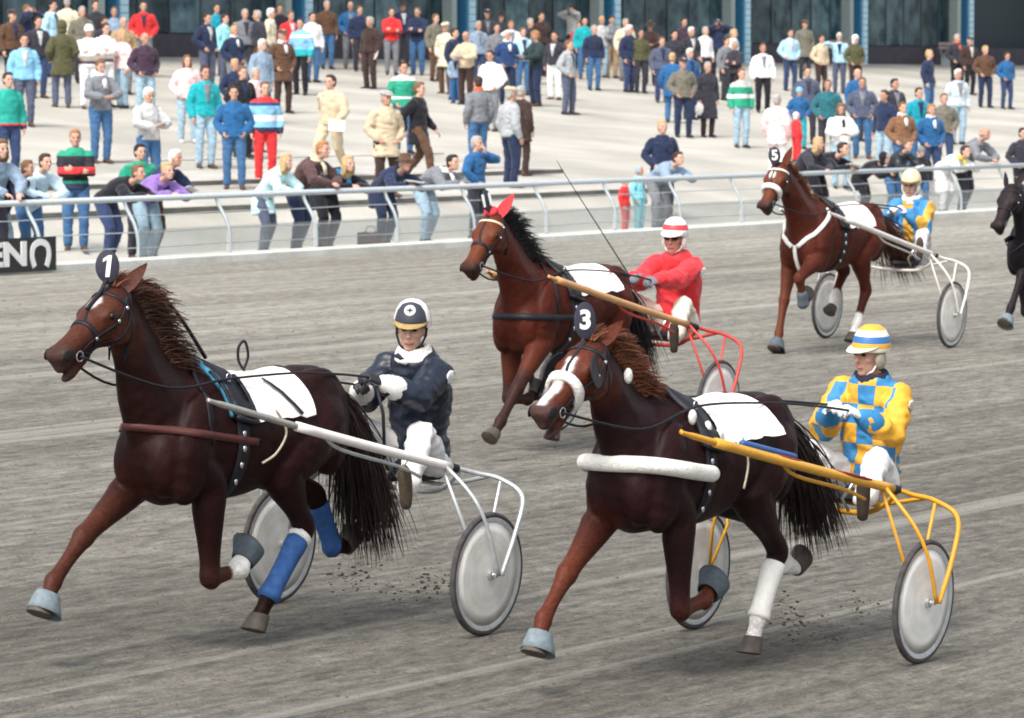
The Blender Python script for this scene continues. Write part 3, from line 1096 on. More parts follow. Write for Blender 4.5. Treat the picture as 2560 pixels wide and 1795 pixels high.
        vs = top + bot; o = len(top); fs = []
        for i in range(nx):
            for j in range(na):
                a = i * W + j
                fs.append((a, a + 1, a + W + 1, a + W)); fs.append((o + a, o + a + W, o + a + W + 1, o + a + 1))
        for i in range(nx):
            for j in (0, na):
                a = i * W + j; fs.append((a, a + W, o + a + W, o + a))
        for j in range(na):
            for i in (0, nx):
                a = i * W + j; fs.append((a, a + 1, o + a + 1, o + a))
        g.add(vs, fs)
        return link('saddlecloth', g.fix('saddlecloth', True, 60), mat or M_CLOTHW, s.root)

    def fleece_roll(s, r_=.045, z=1.11, dz=.16, ang=(-98, 98), x=.32):
        P = []
        a1 = V((1, 0, dz)).normalized()
        for i in range(41):
            a = R(ang[0] + (ang[1] - ang[0]) * i / 40)
            P.append(s.cast((x, 0, z), a1 * math.cos(a) + V((0, 1, 0)) * math.sin(a), r_ * .6)[0])
        for _ in range(14):
            P = [P[0]] + [(P[i - 1] + P[i] * 2 + P[i + 1]) / 4 for i in range(1, 40)] + [P[40]]
        P = [p + V((p.x - x, p.y, 0)).normalized() * .018 for p in P]
        g = Geo(); g.tube(P, r_, n=14, rnd=True); link('fleece_breast_roll', g.fix('fleece_breast_roll'), M_FLEECE, s.root)

    def breast(s, mat, w, t, z=1.13, dz=.16, off=None, ang=(-112, 112), x=.22):
        s.ring_strap('breast_strap', (x, 0, z), (1, 0, dz), (0, 1, 0), w, t, mat, ang=ang, off=off)

    def reins(s, hands):
        """hands: world points of the two hands"""
        Mi = s.root.matrix_basis.inverted()
        for k, y in ((0, 1), (1, -1)):
            h = Mi @ V(hands[k])
            b = s.bit[k]; tr = s.terret[k]
            mid = b.lerp(tr, .5) + V((0, .06 * y, -.10))
            m2 = tr.lerp(h, .4) + V((0, .05 * y, .03)); m3 = tr.lerp(h, .75) + V((0, .02 * y, .02))
            # keep clear of the croup
            q = s.cast((m2.x, 0, 1.1), (0, m2.y, max(m2.z - 1.1, .05)), .03)[0]
            if m2.z < q.z: m2.z = q.z
            s.rope('rein', [b, mid, tr, m2, m3, h], .0075, M_LEATHER)

    def overcheck(s):
        a = s.hp(.02, 0, .10); b = s.wither
        s.rope('overcheck_rein', [s.hp(.42, 0, .085), s.hp(.2, 0, .10), a + V((0, 0, .02)), a.lerp(b, .33) + V((0, .02, .13)), a.lerp(b, .66) + V((0, .02, .10)), b], .011, M_LEATHER)
# ------------------------------------------------------------------ people
SKINS = [(.52, .30, .22), (.58, .35, .26), (.47, .26, .19), (.55, .33, .25)]


def mat_skin(i):
    return plain('skin', SKINS[i % len(SKINS)], rough=.55, var=.10, scale=18, spec=.3)


def ik(a, b, l1, l2, pole):
    a = V(a); b = V(b); d = b - a; L = min(d.length, (l1 + l2) * .999); d.normalize()
    x = (L * L + l1 * l1 - l2 * l2) / (2 * L)
    h = math.sqrt(max(l1 * l1 - x * x, 0))
    p = V(pole); p = p - d * p.dot(d)
    p = p.normalized() if p.length > 1e-5 else V((0, 0, 1))
    return a + d * x + p * h


def add_head(g, c, f, u, k=1.0):
    c = V(c); f = V(f).normalized(); u = V(u); u = (u - f * u.dot(f)).normalized(); l = u.cross(f)
    M = Matrix((f, l, u)).transposed()
    at = lambda a, b, h: c + (f * a + l * b + u * h) * k
    E = lambda p, r: g.ell(at(*p), [x * k for x in r], M)
    E((-.012, 0, .022), (.096, .075, .100))
    E((.024, 0, -.045), (.066, .058, .082))
    E((.058, 0, -.100), (.026, .032, .022))
    E((.035, 0, .045), (.058, .062, .055))
    E((.078, 0, .026), (.014, .046, .011))
    E((.080, 0, -.064), (.015, .024, .008)); E((.078, 0, -.076), (.014, .021, .008))
    for s in (-1, 1):
        E((.055, .038 * s, -.022), (.03, .026, .024))
        E((-.005, .077 * s, -.012), (.018, .009, .031))
    g.tube([at(.088, 0, .018), at(.100, 0, -.006), at(.112, 0, -.030)], [.008 * k, .011 * k, .016 * k], n=8, side=l, rnd=True)
    return M


def face_parts(root, M, k, hairm):
    """brows and lips for the figures seen close up"""
    for s in (-1, 1):
        g = Geo(); g.tube([(.094 * k, .012 * k * s, .026 * k), (.092 * k, .032 * k * s, .032 * k), (.078 * k, .052 * k * s, .025 * k)], [.0045 * k, .0055 * k, .003 * k], n=6); o = link('eyebrow', g.fix('eyebrow'), hairm, root); o.matrix_local = M
    g = Geo(); g.tube([(.082 * k, .026 * k, -.070 * k), (.093 * k, .010 * k, -.067 * k), (.094 * k, -.010 * k, -.067 * k), (.082 * k, -.026 * k, -.070 * k)], [.004 * k, .0075 * k, .0075 * k, .004 * k], n=8); o = link('lips', g.fix('lips'), plain('lip', (.42, .13, .11), rough=.5), root); o.matrix_local = M


def eye_mesh(k=1.0):
    out = []
    for s in (-1, 1):
        g = Geo(); g.ell((.086 * k, .032 * k * s, .007 * k), (.012 * k, .015 * k, .0075 * k)); out.append(g.fix('eye'))
    return out


def add_hand(g, w, d, pn, side, curl=.5, k=1.0):
    """w wrist, d pointing along the palm, pn palm normal (inner side), side: direction to the thumb"""
    w = V(w); d = V(d).normalized(); pn = V(pn); pn = (pn - d * pn.dot(d)).normalized(); sd = d.cross(pn).normalized()
    if sd.dot(V(side)) < 0: sd = -sd
    rings = []
    for t, hw, ht in ((-.01, .024, .020), (.02, .033, .018), (.055, .040, .016), (.088, .040, .013), (.095, .034, .009)):
        rings.append([w + d * (t * k) + sd * (hw * k * math.cos(a)) + pn * (ht * k * math.sin(a)) for a in [2 * math.pi * j / 12 for j in range(12)]])
    g.rings(rings)
    for i, L in enumerate((.070, .080, .076, .058)):
        p = w + (d * .085 + sd * (.030 - .020 * i)) * k
        a = .15
        pts = [p - d * .02 * k]; dd = d
        for q, fr in enumerate((.45, .32, .23)):
            a += curl * (.9 + .08 * i)
            dd = d * math.cos(a) + pn * math.sin(a)
            pts.append(p.copy()); p = p + dd * (L * fr * k)
        pts.append(p)
        g.tube(pts, [.0095 * k, .0095 * k, .009 * k, .0085 * k, .007 * k], n=7, rnd=True)
    p = w + (d * .025 + sd * .028) * k
    d1 = (sd * .8 + d * .7 + pn * .3).normalized(); d2 = (d * .9 + pn * (.3 + curl * .6) + sd * .15).normalized()
    g.tube([p - d1 * .015 * k, p, p + d1 * .038 * k, p + d1 * .038 * k + d2 * .030 * k], [.013 * k, .013 * k, .0105 * k, .009 * k], n=7, rnd=True)


def spine_loft(g, pts, lat, secs, n=20, extra=0.0):
    """elliptical sections along the spine; secs = (half width, half depth)"""
    rows = crom([tuple(p) + tuple(s) for p, s in zip(pts, secs)], 4)
    rings = []
    for i, r_ in enumerate(rows):
        p = V(r_[:3]); a = V(rows[min(i + 1, len(rows) - 1)][:3]) - V(rows[max(i - 1, 0)][:3]); a.normalize()
        la = V(lat); la = (la - a * la.dot(a)).normalized(); fw = la.cross(a)
        rings.append([p + la * ((r_[3] + extra) * abs(math.cos(t)) ** .8 * (1 if math.cos(t) > 0 else -1)) + fw * ((r_[4] + extra) * math.sin(t)) for t in [2 * math.pi * j / n for j in range(n)]])
    g.rings(rings)


class Figure:
    """joints in local space: x forward, y left, z up"""
    def __init__(s, pel, chest, neck, head, face=(1, 0, 0), up=(0, 0, 1), shw=.172, sh=None, hand=None, hdir=None, hpn=None, foot=None, kpole=((1, .2, 0), (1, -.2, 0)), epole=((-.6, .6, -1), (-.6, -.6, -1)), toe=None, curl=.5, arm=(.29, .26), leg=(.43, .42), hips=.095, hk=.99):
        s.pel, s.chest, s.neck, s.head = V(pel), V(chest), V(neck), V(head)
        s.face = V(face).normalized(); s.up = V(up)
        s.sh = [V(p) for p in sh] if sh else [s.neck + V((-.012, shw, -.082)), s.neck + V((-.012, -shw, -.082))]
        s.hand = [V(p) for p in hand]
        s.el = [ik(s.sh[i], s.hand[i], arm[0], arm[1], epole[i]) for i in (0, 1)]
        s.hdir = [V(h) if h is not None else (s.hand[i] - s.el[i]) for i, h in enumerate(hdir or (None, None))]
        s.hpn = [V(h) for h in (hpn or ((0, -1, 0), (0, 1, 0)))]
        s.hip = [s.pel + V((0, hips, -.02)), s.pel + V((0, -hips, -.02))]
        s.foot = [V(p) for p in foot]
        s.kn = [ik(s.hip[i], s.foot[i], leg[0], leg[1], kpole[i]) for i in (0, 1)]
        s.toe = [V(t) for t in (toe or ((1, .15, 0), (1, -.15, 0)))]
        s.curl = curl; s.hk = hk

    def spine(s):
        return [s.pel + (s.pel - s.chest).normalized() * .09, s.pel, s.pel.lerp(s.chest, .45), s.chest, s.chest.lerp(s.neck, .62), s.neck + (s.neck - s.chest).normalized() * .0]

    def lat(s):
        return s.sh[0] - s.sh[1]

    def body(s, voxel, name='body', smooth=3):
        g = Geo()
        spine_loft(g, s.spine(), s.lat(), [(.13, .09), (.155, .105), (.13, .09), (.15, .105), (.135, .085), (.06, .055)])
        g.tube([s.neck - V((0, 0, .05)), s.neck, s.head - s.up * .06], [.062, .056, .052], n=12)
        add_head(g, s.head, s.face, s.up, s.hk)
        for i in (0, 1):
            g.tube([s.sh[i], s.sh[i].lerp(s.el[i], .5), s.el[i], s.el[i].lerp(s.hand[i], .4), s.hand[i]], [.052, .044, .037, .036, .025], n=12, rnd=True)
            thumb = V((.5, 0, .8)) if abs(s.hdir[i].normalized().z) < .8 else V((1, 0, 0))
            add_hand(g, s.hand[i], s.hdir[i], s.hpn[i], thumb, s.curl)
            g.tube([s.hip[i], s.hip[i].lerp(s.kn[i], .5), s.kn[i], s.kn[i].lerp(s.foot[i], .35), s.foot[i]], [.082, .072, .05, .05, .036], n=12, rnd=True)
            t = s.toe[i].normalized()
            g.tube([s.foot[i] - t * .02 - V((0, 0, .01)), s.foot[i] + t * .07 - V((0, 0, .045))], [.028, .018], n=10, rnd=True)
        return remesh(g, name, voxel, smooth, .5)

    def jacket(s, voxel, hem=.06, puff=1.0, amp=.006, coat=0.0, sleeve=.93, name='jacket', collar=True, seed=0.0):
        g = Geo()
        e = .022 * puff
        dn = (s.pel - s.chest).normalized()
        pts = [s.pel + dn * (hem + coat), s.pel + dn * .02, s.pel.lerp(s.chest, .45), s.chest, s.chest.lerp(s.neck, .55), s.neck - (s.neck - s.chest).normalized() * .005, s.neck + (s.neck - s.chest).normalized() * .018]
        w0 = .165 + coat * .16
        if coat:
            pts[0] = V((s.pel.x + .01, s.pel.y, s.pel.z - hem - coat))
        spine_loft(g, pts, s.lat(), [(w0, .125 + coat * .12), (.168, .12), (.15, .108), (.168, .122), (.15, .10), (.088, .078), (.070, .064)], extra=e * .8)
        for i in (0, 1):
            wr = s.el[i].lerp(s.hand[i], sleeve)
            g.tube([s.sh[i] - V((0, 0, .005)), s.sh[i].lerp(s.el[i], .45), s.el[i], s.el[i].lerp(wr, .45), wr], [.060 + e * .7, .054 + e, .047 + e, .046 + e * .8, .038 + e * .5], n=14, rnd=True)
            g.ell(s.sh[i] + V((0, 0, -.012)), (.062 + e * .6, .060 + e * .6, .058 + e * .6))
        d1 = crease_noise(7, amp * 1.5, seed, (1, 1, 1.5)); d2 = crease_noise(17, amp * .55, seed + 5, (1, 1, 1.3))
        return remesh(g, name, voxel, 3, .5, disp=lambda co: d1(co) + d2(co))

    def trousers(s, voxel, wide=1.0, amp=.005, name='trousers', cuff=.97):
        g = Geo()
        dn = (s.pel - s.chest).normalized()
        spine_loft(g, [s.pel + dn * .10, s.pel + dn * .03, s.pel - dn * .06, s.pel - dn * .12], s.lat(), [(.12, .10), (.168, .122), (.158, .112), (.145, .10)], extra=.006)
        for i in (0, 1):
            an = s.kn[i].lerp(s.foot[i], cuff)
            g.tube([s.hip[i] + V((0, 0, .0)), s.hip[i].lerp(s.kn[i], .45), s.kn[i], s.kn[i].lerp(an, .4), an], [.098 * wide, .088 * wide, .069 * wide, .064 * wide, .056 * wide], n=14, rnd=True)
        d1 = crease_noise(8, amp * 1.4, 3.0, (1, 1, 1.4)); d2 = crease_noise(19, amp * .55, 9.0)
        return remesh(g, name, voxel, 3, .5, disp=lambda co: d1(co) + d2(co))

    def shoe(s, i, name='shoe'):
        g = Geo(); t = V((s.toe[i].x, s.toe[i].y, s.toe[i].z)).normalized()
        up = V((0, 0, 1)); up = (up - t * up.dot(t)).normalized(); la = up.cross(t)
        f = s.foot[i] - up * .045
        rings = []
        for a, w, h0, h1 in ((-.085, .022, -.035, .01), (-.075, .034, -.045, .045), (-.02, .040, -.045, .07), (.06, .046, -.045, .035), (.12, .048, -.045, .015), (.17, .038, -.043, .0), (.195, .018, -.035, -.01)):
            ring = []
            for j in range(12):
                q = 2 * math.pi * j / 12
                z = (h0 + h1) / 2 + (h1 - h0) / 2 * math.sin(q)
                ring.append(f + t * a + la * (w * math.cos(q) * (1.0 if math.sin(q) < 0 else .85)) + up * z)
            rings.append(ring)
        g.rings(rings)
        return g.fix(name)

    def head_matrix(s):
        f = s.face; u = (s.up - f * s.up.dot(f)).normalized(); l = u.cross(f)
        M = Matrix((f, l, u)).transposed().to_4x4(); M.translation = s.head
        return M


def hair_mesh(kind, k=.99):
    g = Geo(); e = lambda c, r: g.ell([x * k for x in c], [x * k for x in r], n=20, m=14)
    if kind in ('short', 'curly'):
        e((-.026, 0, .038), (.094, .083, .098)); e((-.055, 0, -.015), (.058, .074, .085)); e((.03, 0, .098), (.055, .06, .035))
    elif kind == 'long':
        e((-.026, 0, .038), (.096, .088, .100)); e((-.055, 0, -.05), (.06, .088, .13)); e((-.05, 0, -.14), (.055, .095, .09)); e((.03, 0, .098), (.055, .066, .038))
        e((.0, .075, -.06), (.045, .022, .11)); e((.0, -.075, -.06), (.045, .022, .11))
    elif kind == 'bald':
        e((-.055, 0, -.02), (.058, .079, .05))
    amp = .012 if kind == 'curly' else .006
    d1 = fold_noise(30, amp, 1.0)
    return remesh(g, 'hair', .011, 2, .5, disp=d1)


def hat_mesh(kind, k=.99):
    g = Geo()
    if kind == 'cap':        # flat cap
        g.ell([-.012 * k, 0, .085 * k], [.125 * k, .105 * k, .05 * k], Matrix.Rotation(R(8), 3, 'Y'), n=20, m=10)
        g.ell([.10 * k, 0, .060 * k], [.055 * k, .07 * k, .012 * k], Matrix.Rotation(R(14), 3, 'Y'))
    elif kind == 'beanie':
        g.ell([-.014 * k, 0, .055 * k], [.108 * k, .094 * k, .105 * k], n=20, m=12)
        g.lathe([(.100 * k, .01 * k), (.106 * k, .015 * k), (.106 * k, .045 * k), (.100 * k, .05 * k)], 20, Matrix.Scale(.88, 3, (0, 1, 0)))
    elif kind == 'hat':      # brimmed hat
        g.lathe([(.0001, .155), (.07, .158), (.092, .14), (.104, .065), (.165, .05), (.168, .042), (.100, .045), (.0001, .045)], 24, Matrix.Scale(.9, 3, (0, 1, 0)))
    elif kind == 'band':     # ear muffs on a headband
        pts = [(0, .088 * math.cos(a), .02 + .105 * math.sin(a)) for a in [math.pi * j / 12 for j in range(13)]]
        g.tube(pts, .012, n=8); g.ell((0, .09, -.005), (.04, .022, .045)); g.ell((0, -.09, -.005), (.04, .022, .045))
    elif kind == 'hood':
        g.ell((-.03, 0, .03), (.112, .108, .125), n=20, m=12); g.ell((-.05, 0, -.08), (.08, .10, .07))
    return g.fix('hat')


# ------------------------------------------------------------------ sulky
def mat_disc():
    m, nt, b = new_mat('wheel_disc')
    tc = N(nt, 'ShaderNodeTexCoord')
    n1 = N(nt, 'ShaderNodeTexNoise'); n1.inputs['Scale'].default_value = 9; n1.inputs['Detail'].default_value = 5
    sp = N(nt, 'ShaderNodeSeparateXYZ'); nt.links.new(tc.outputs['Object'], sp.inputs[0])
    q = N(nt, 'ShaderNodeMath', operation='MULTIPLY'); nt.links.new(sp.outputs[0], q.inputs[0]); nt.links.new(sp.outputs[0], q.inputs[1])
    q2 = N(nt, 'ShaderNodeMath', operation='MULTIPLY'); nt.links.new(sp.outputs[2], q2.inputs[0]); nt.links.new(sp.outputs[2], q2.inputs[1])
    ad = N(nt, 'ShaderNodeMath', operation='ADD'); nt.links.new(q.outputs[0], ad.inputs[0]); nt.links.new(q2.outputs[0], ad.inputs[1])
    sq = N(nt, 'ShaderNodeMath', operation='SQRT'); nt.links.new(ad.outputs[0], sq.inputs[0])
    cb = N(nt, 'ShaderNodeCombineXYZ'); nt.links.new(sq.outputs[0], cb.inputs[0])
    n2 = N(nt, 'ShaderNodeTexNoise'); n2.inputs['Scale'].default_value = 16; n2.inputs['Detail'].default_value = 3
    nt.links.new(cb.outputs[0], n2.inputs[0]); nt.links.new(tc.outputs['Object'], n1.inputs[0])
    s = N(nt, 'ShaderNodeMath', operation='ADD'); nt.links.new(n1.outputs[0], s.inputs[0]); nt.links.new(n2.outputs[0], s.inputs[1])
    r = N(nt, 'ShaderNodeValToRGB'); r.color_ramp.elements[0].position = .35; r.color_ramp.elements[1].position = .65
    r.color_ramp.elements[0].color = (.60, .59, .55, 1); r.color_ramp.elements[1].color = (.82, .81, .78, 1)
    hlf = N(nt, 'ShaderNodeMath', operation='MULTIPLY'); hlf.inputs[1].default_value = .5; nt.links.new(s.outputs[0], hlf.inputs[0])
    nt.links.new(hlf.outputs[0], r.inputs[0]); nt.links.new(r.outputs[0], b.inputs['Base Color'])
    b.inputs['Roughness'].default_value = .55
    return m


M_DISC = mat_disc()
M_TYRE = plain('tyre_dusty', (.06, .055, .055), rough=.9, var=.3, scale=25, bump=.4, bscale=80)
M_RIM = plain('rim_alloy', (.55, .58, .60), rough=.35, metal=.5)


class Sulky:
    def __init__(s, label, contact, psi, fr, fork, wrap, axle_w=1.5, tip=(1.98, .30, 1.42), bend=(.02, .52, .95), wrapc=None, seatm=None, group='two-wheeled racing sulkies behind the trotters', low=0.0):
        s.psi = R(psi)
        d = V((-math.sin(s.psi), -math.cos(s.psi), 0)); l = V((math.cos(s.psi), -math.sin(s.psi), 0))
        A = V(contact); m = A - l * axle_w / 2
        zl, zr = z_track(A.dot(NV)), z_track((A - l * axle_w).dot(NV))
        m.z = (zl + zr) / 2
        s.m = m; s.d = d; s.l = l
        s.root = empty('sulky', m, math.atan2(d.y, d.x))
        roll = math.atan2(zl - zr, axle_w)
        s.root.rotation_euler = (roll, 0, math.atan2(d.y, d.x))
        s.root.rotation_mode = 'XYZ'
        tag(s.root, label, 'sulky', group)
        s.M = s.root.matrix_basis.copy()
        rw = .36
        for y in (axle_w / 2, -axle_w / 2):
            w = bpy.data.objects.new('wheel', None); w.empty_display_size = .1; col.objects.link(w); w.parent = s.root; w.location = (0, y, rw)
            MY = Matrix.Rotation(R(90), 3, 'X')
            g = Geo(); prof = [(rw - .018 + .018 * math.cos(a), .018 * math.sin(a)) for a in [2 * math.pi * j / 10 for j in range(10)]]
            g.lathe(prof, 56, MY, closed=True); link('tyre', g.fix('tyre'), M_TYRE, w)
            g = Geo(); g.lathe([(rw - .034, -.016), (rw - .030, -.016), (rw - .030, .016), (rw - .034, .016), (rw - .058, .011), (rw - .058, -.011)], 56, MY, closed=True); link('rim', g.fix('rim', True, 40), M_RIM, w)
            for sg in (-1, 1):
                g = Geo(); g.lathe([(rw - .055, .010 * sg), (.24, .014 * sg), (.12, .019 * sg), (.05, .024 * sg), (.0001, .026 * sg)], 56, MY); link('disc', g.fix('disc'), M_DISC, w)
            g = Geo(); g.lathe([(.0001, -.075), (.014, -.075), (.014, -.05), (.03, -.045), (.03, .045), (.014, .05), (.014, .075), (.0001, .075)], 16, MY); link('hub', g.fix('hub', True, 40), M_STEEL, w)
        B = lambda p, y: V((p[0], abs(p[1]) * y, p[2]))
        for y in (1, -1):
            T = B(tip, y); Bn = B(bend, y)
            # shaft: gentle curve from the horse's shoulder to the bend above the wheel
            p1 = T.lerp(Bn, .35) + V((0, .03 * y, -.012)); p2 = T.lerp(Bn, .70) + V((0, .02 * y, -.01))
            sp = crom([T + V((.10, -.02 * y, .03)), T, p1, p2, Bn], 6)
            g = Geo(); g.tube(sp, [.013 if i < 6 else .018 + .003 * min(1, (i - 6) / 12) for i in range(len(sp))], n=10)
            link('shaft', g.fix('shaft'), fr, s.root)
            if wrap is not None:
                lo, hi = wrapc or (9, 22)
                g = Geo(); g.tube(sp[lo:hi + 1], .028, n=10); link('shaft_sleeve', g.fix('shaft_sleeve'), wrap, s.root)
            g = Geo(); g.tube([sp[-3], sp[-2], Bn], .026, n=10); link('joint', g.fix('joint'), M_BLACK, s.root)
            wy = axle_w / 2
            arch = crom([Bn, V((-.10, (bend[1] + .06) * y, bend[2] - .03)), V((-.19, (wy - .06) * y, bend[2] - .06)), V((-.22, (wy + .075) * y, bend[2] - .15)), V((-.13, (wy + .10) * y, .60)), V((-.02, (wy + .09) * y, .36))], 6)
            g = Geo(); g.tube(arch, .0145, n=10); link('wheel_arch', g.fix('wheel_arch'), fork, s.root)
            g = Geo(); g.tube(crom([V((.14, (bend[1] + .01) * y, bend[2] + .02)), V((.15, (wy - .02) * y, .82)), V((.10, (wy + .065) * y, .63)), V((0, (wy + .085) * y, .36))], 4), .012, n=8); link('stay', g.fix('stay'), fork, s.root)
            g = Geo(); g.tube([V((.14, (bend[1] - .02) * y, bend[2] + .02)), V((.07, (wy - .12) * y, .62)), V((0, (wy - .075) * y, .36))], .010, n=8); link('stay', g.fix('stay'), fork, s.root)
            g = Geo(); g.tube([V((-.19, (wy - .06) * y, bend[2] - .06)), V((-.16, (wy - .09) * y, .62)), V((0, (wy - .075) * y, .36))], .010, n=8); link('stay', g.fix('stay'), fork, s.root)
            g = Geo(); g.tube(crom([T.lerp(Bn, .42) + V((0, 0, -.02)), T.lerp(Bn, .50) + V((0, -.01 * y, -.07)), T.lerp(Bn, .74) + V((0, -.02 * y, -.075)), T.lerp(Bn, .86) + V((0, -.03 * y, -.10))], 4), .011, n=8); link('under_tube', g.fix('under_tube'), fork, s.root)
            # foot rest on the shaft
            fp = T.lerp(Bn, .80)
            g = Geo(); g.tube([fp + V((0, -.03 * y, -.02)), fp + V((0, -.10 * y, -.12)), fp + V((-.10, -.11 * y, -.20))], .010, n=8); link('stirrup', g.fix('stirrup'), M_STEEL, s.root)
        b0 = bend[2] - .10
        g = Geo(); g.tube(crom([(.0, bend[1], bend[2] - .03), (-.10, bend[1] * .6, b0 - .06), (-.18, 0, b0 - .09), (-.10, -bend[1] * .6, b0 - .06), (.0, -bend[1], bend[2] - .03)], 5), .016, n=10); link('cross_bar', g.fix('cross_bar'), fork, s.root)
        g = Geo(); g.tube(crom([(-.16, bend[1] + .1, bend[2] - .05), (-.34, .22, b0 - .05), (-.36, 0, b0 - .06), (-.34, -.22, b0 - .05), (-.16, -bend[1] - .1, bend[2] - .05)], 5), .013, n=8); link('seat_bar', g.fix('seat_bar'), fork, s.root)
        g = Geo(); rings = []
        for x, w, z in ((-.46, .05, 0), (-.44, .13, .0), (-.34, .17, -.005), (-.22, .13, .0), (-.10, .05, .005), (-.07, .02, .0)):
            rings.append([V((x, w * math.cos(a), b0 - .015 + z + .028 * math.sin(a))) for a in [2 * math.pi * j / 14 for j in range(14)]])
        g.rings(rings); link('seat', g.fix('seat'), seatm or M_BLACK, s.root)
        s.seat_z = b0 + .015


# ------------------------------------------------------------------ drivers
def mat_check(c1, c2, sx, sz):
    m, nt, b = new_mat('checked_silk')
    tc = N(nt, 'ShaderNodeTexCoord'); mp = N(nt, 'ShaderNodeMapping')
    mp.inputs['Scale'].default_value = (sx * .9, sx, sz); mp.inputs['Location'].default_value = (.03, .24, .2)
    nt.links.new(tc.outputs['Object'], mp.inputs[0])
    ch = N(nt, 'ShaderNodeTexChecker'); ch.inputs['Scale'].default_value = 1.0
    ch.inputs['Color1'].default_value = c1 + (1,); ch.inputs['Color2'].default_value = c2 + (1,)
    sp = N(nt, 'ShaderNodeSeparateXYZ'); nt.links.new(mp.outputs[0], sp.inputs[0])
    cb = N(nt, 'ShaderNodeCombineXYZ'); nt.links.new(sp.outputs[1], cb.inputs[0]); nt.links.new(sp.outputs[2], cb.inputs[1]); cb.inputs[2].default_value = .5
    nt.links.new(cb.outputs[0], ch.inputs[0])
    sep = N(nt, 'ShaderNodeSeparateXYZ'); nt.links.new(tc.outputs['Object'], sep.inputs[0])
    ab = N(nt, 'ShaderNodeMath', operation='ABSOLUTE'); nt.links.new(sep.outputs[1], ab.inputs[0])
    gt = N(nt, 'ShaderNodeMath', operation='GREATER_THAN'); gt.inputs[1].default_value = .205; nt.links.new(ab.outputs[0], gt.inputs[0])
    mxs = N(nt, 'ShaderNodeMix', data_type='RGBA'); nt.links.new(gt.outputs[0], mxs.inputs['Factor']); nt.links.new(ch.outputs[0], mxs.inputs[6]); mxs.inputs[7].default_value = c1 + (1,)
    n1 = N(nt, 'ShaderNodeTexNoise'); n1.inputs['Scale'].default_value = 25
    nt.links.new(tc.outputs['Object'], n1.inputs[0])
    mr = N(nt, 'ShaderNodeMapRange'); mr.inputs[3].default_value = .8; mr.inputs[4].default_value = 1.2
    nt.links.new(n1.outputs[0], mr.inputs[0])
    s = N(nt, 'ShaderNodeVectorMath', operation='SCALE'); nt.links.new(mxs.outputs[2], s.inputs[0]); nt.links.new(mr.outputs[0], s.inputs['Scale'])
    nt.links.new(s.outputs[0], b.inputs['Base Color'])
    b.inputs['Roughness'].default_value = .7
    return m


def mat_bands(name, stops, axis=2, rough=.4, size=1.0):
    """bands of colour along one axis in object space; stops = (coordinate, rgb) with hard edges"""
    m, nt, b = new_mat(name)
    tc = N(nt, 'ShaderNodeTexCoord'); sp = N(nt, 'ShaderNodeSeparateXYZ'); nt.links.new(tc.outputs['Object'], sp.inputs[0])
    lo = stops[0][0]; hi = stops[-1][0] + .001
    mr = N(nt, 'ShaderNodeMapRange'); mr.inputs[1].default_value = lo; mr.inputs[2].default_value = hi
    nt.links.new(sp.outputs[axis], mr.inputs[0])
    r = N(nt, 'ShaderNodeValToRGB'); r.color_ramp.interpolation = 'CONSTANT'
    els = r.color_ramp.elements
    els[0].position = 0; els[0].color = stops[0][1] + (1,)
    els[1].position = min((stops[1][0] - lo) / (hi - lo), 1); els[1].color = stops[1][1] + (1,)
    for q, c in stops[2:]:
        e = els.new(min((q - lo) / (hi - lo), 1)); e.color = c + (1,)
    nt.links.new(mr.outputs[0], r.inputs[0]); nt.links.new(r.outputs[0], b.inputs['Base Color'])
    b.inputs['Roughness'].default_value = rough
    return m


def helmet(root, F, shell, peak, straps=True, ears=None):
    k = F.hk
    M = F.head_matrix()
    prof = [(.0001, .178), (.045, .172), (.082, .150), (.106, .112), (.118, .065), (.120, .030), (.115, .022), (.108, .03), (.100, .10), (.0001, .16)]
    g = Geo(); g.lathe([(r_ * k, z * k) for r_, z in prof], 32, Matrix.Scale(.90, 3, (0, 1, 0)))
    h = link('helmet', g.fix('helmet', True, 60), shell, root); h.matrix_local = M @ Matrix.Translation((-.012, 0, 0))
    g = Geo(); rings = []
    for t, w in ((.075, .102), (.125, .088), (.160, .055), (.170, .02)):
        rings.append([V((t * k - (.03 * (abs(y) / .1) ** 2), y * k, (.050 - (t - .09) * .35 + sg * .004) * k)) for sg in (1, -1) for y in ([w, w * .5, 0, -w * .5, -w] if sg == 1 else [-w, -w * .5, 0, w * .5, w])])
    g.rings(rings)
    p = link('peak', g.fix('peak'), peak, h)
    for sgn in (-1, 1):
        g = Geo(); g.tube([(.0, .088 * k * sgn, .03), (.015, .085 * k * sgn, -.03), (.035, .06 * k * sgn, -.09), (.06, .0, -.125 * k)], .007, n=6)
        st = link('chin_strap', g.fix('chin_strap'), M_FLEECE if ears else M_LEATHER, root); st.matrix_local = M
    if ears:
        for sgn in (-1, 1):
            g = Geo(); g.ell((-.005, .082 * k * sgn, -.025), (.042, .022, .055))
            e = link('ear_guard', g.fix('ear_guard'), ears, root); e.matrix_local = M
    return h


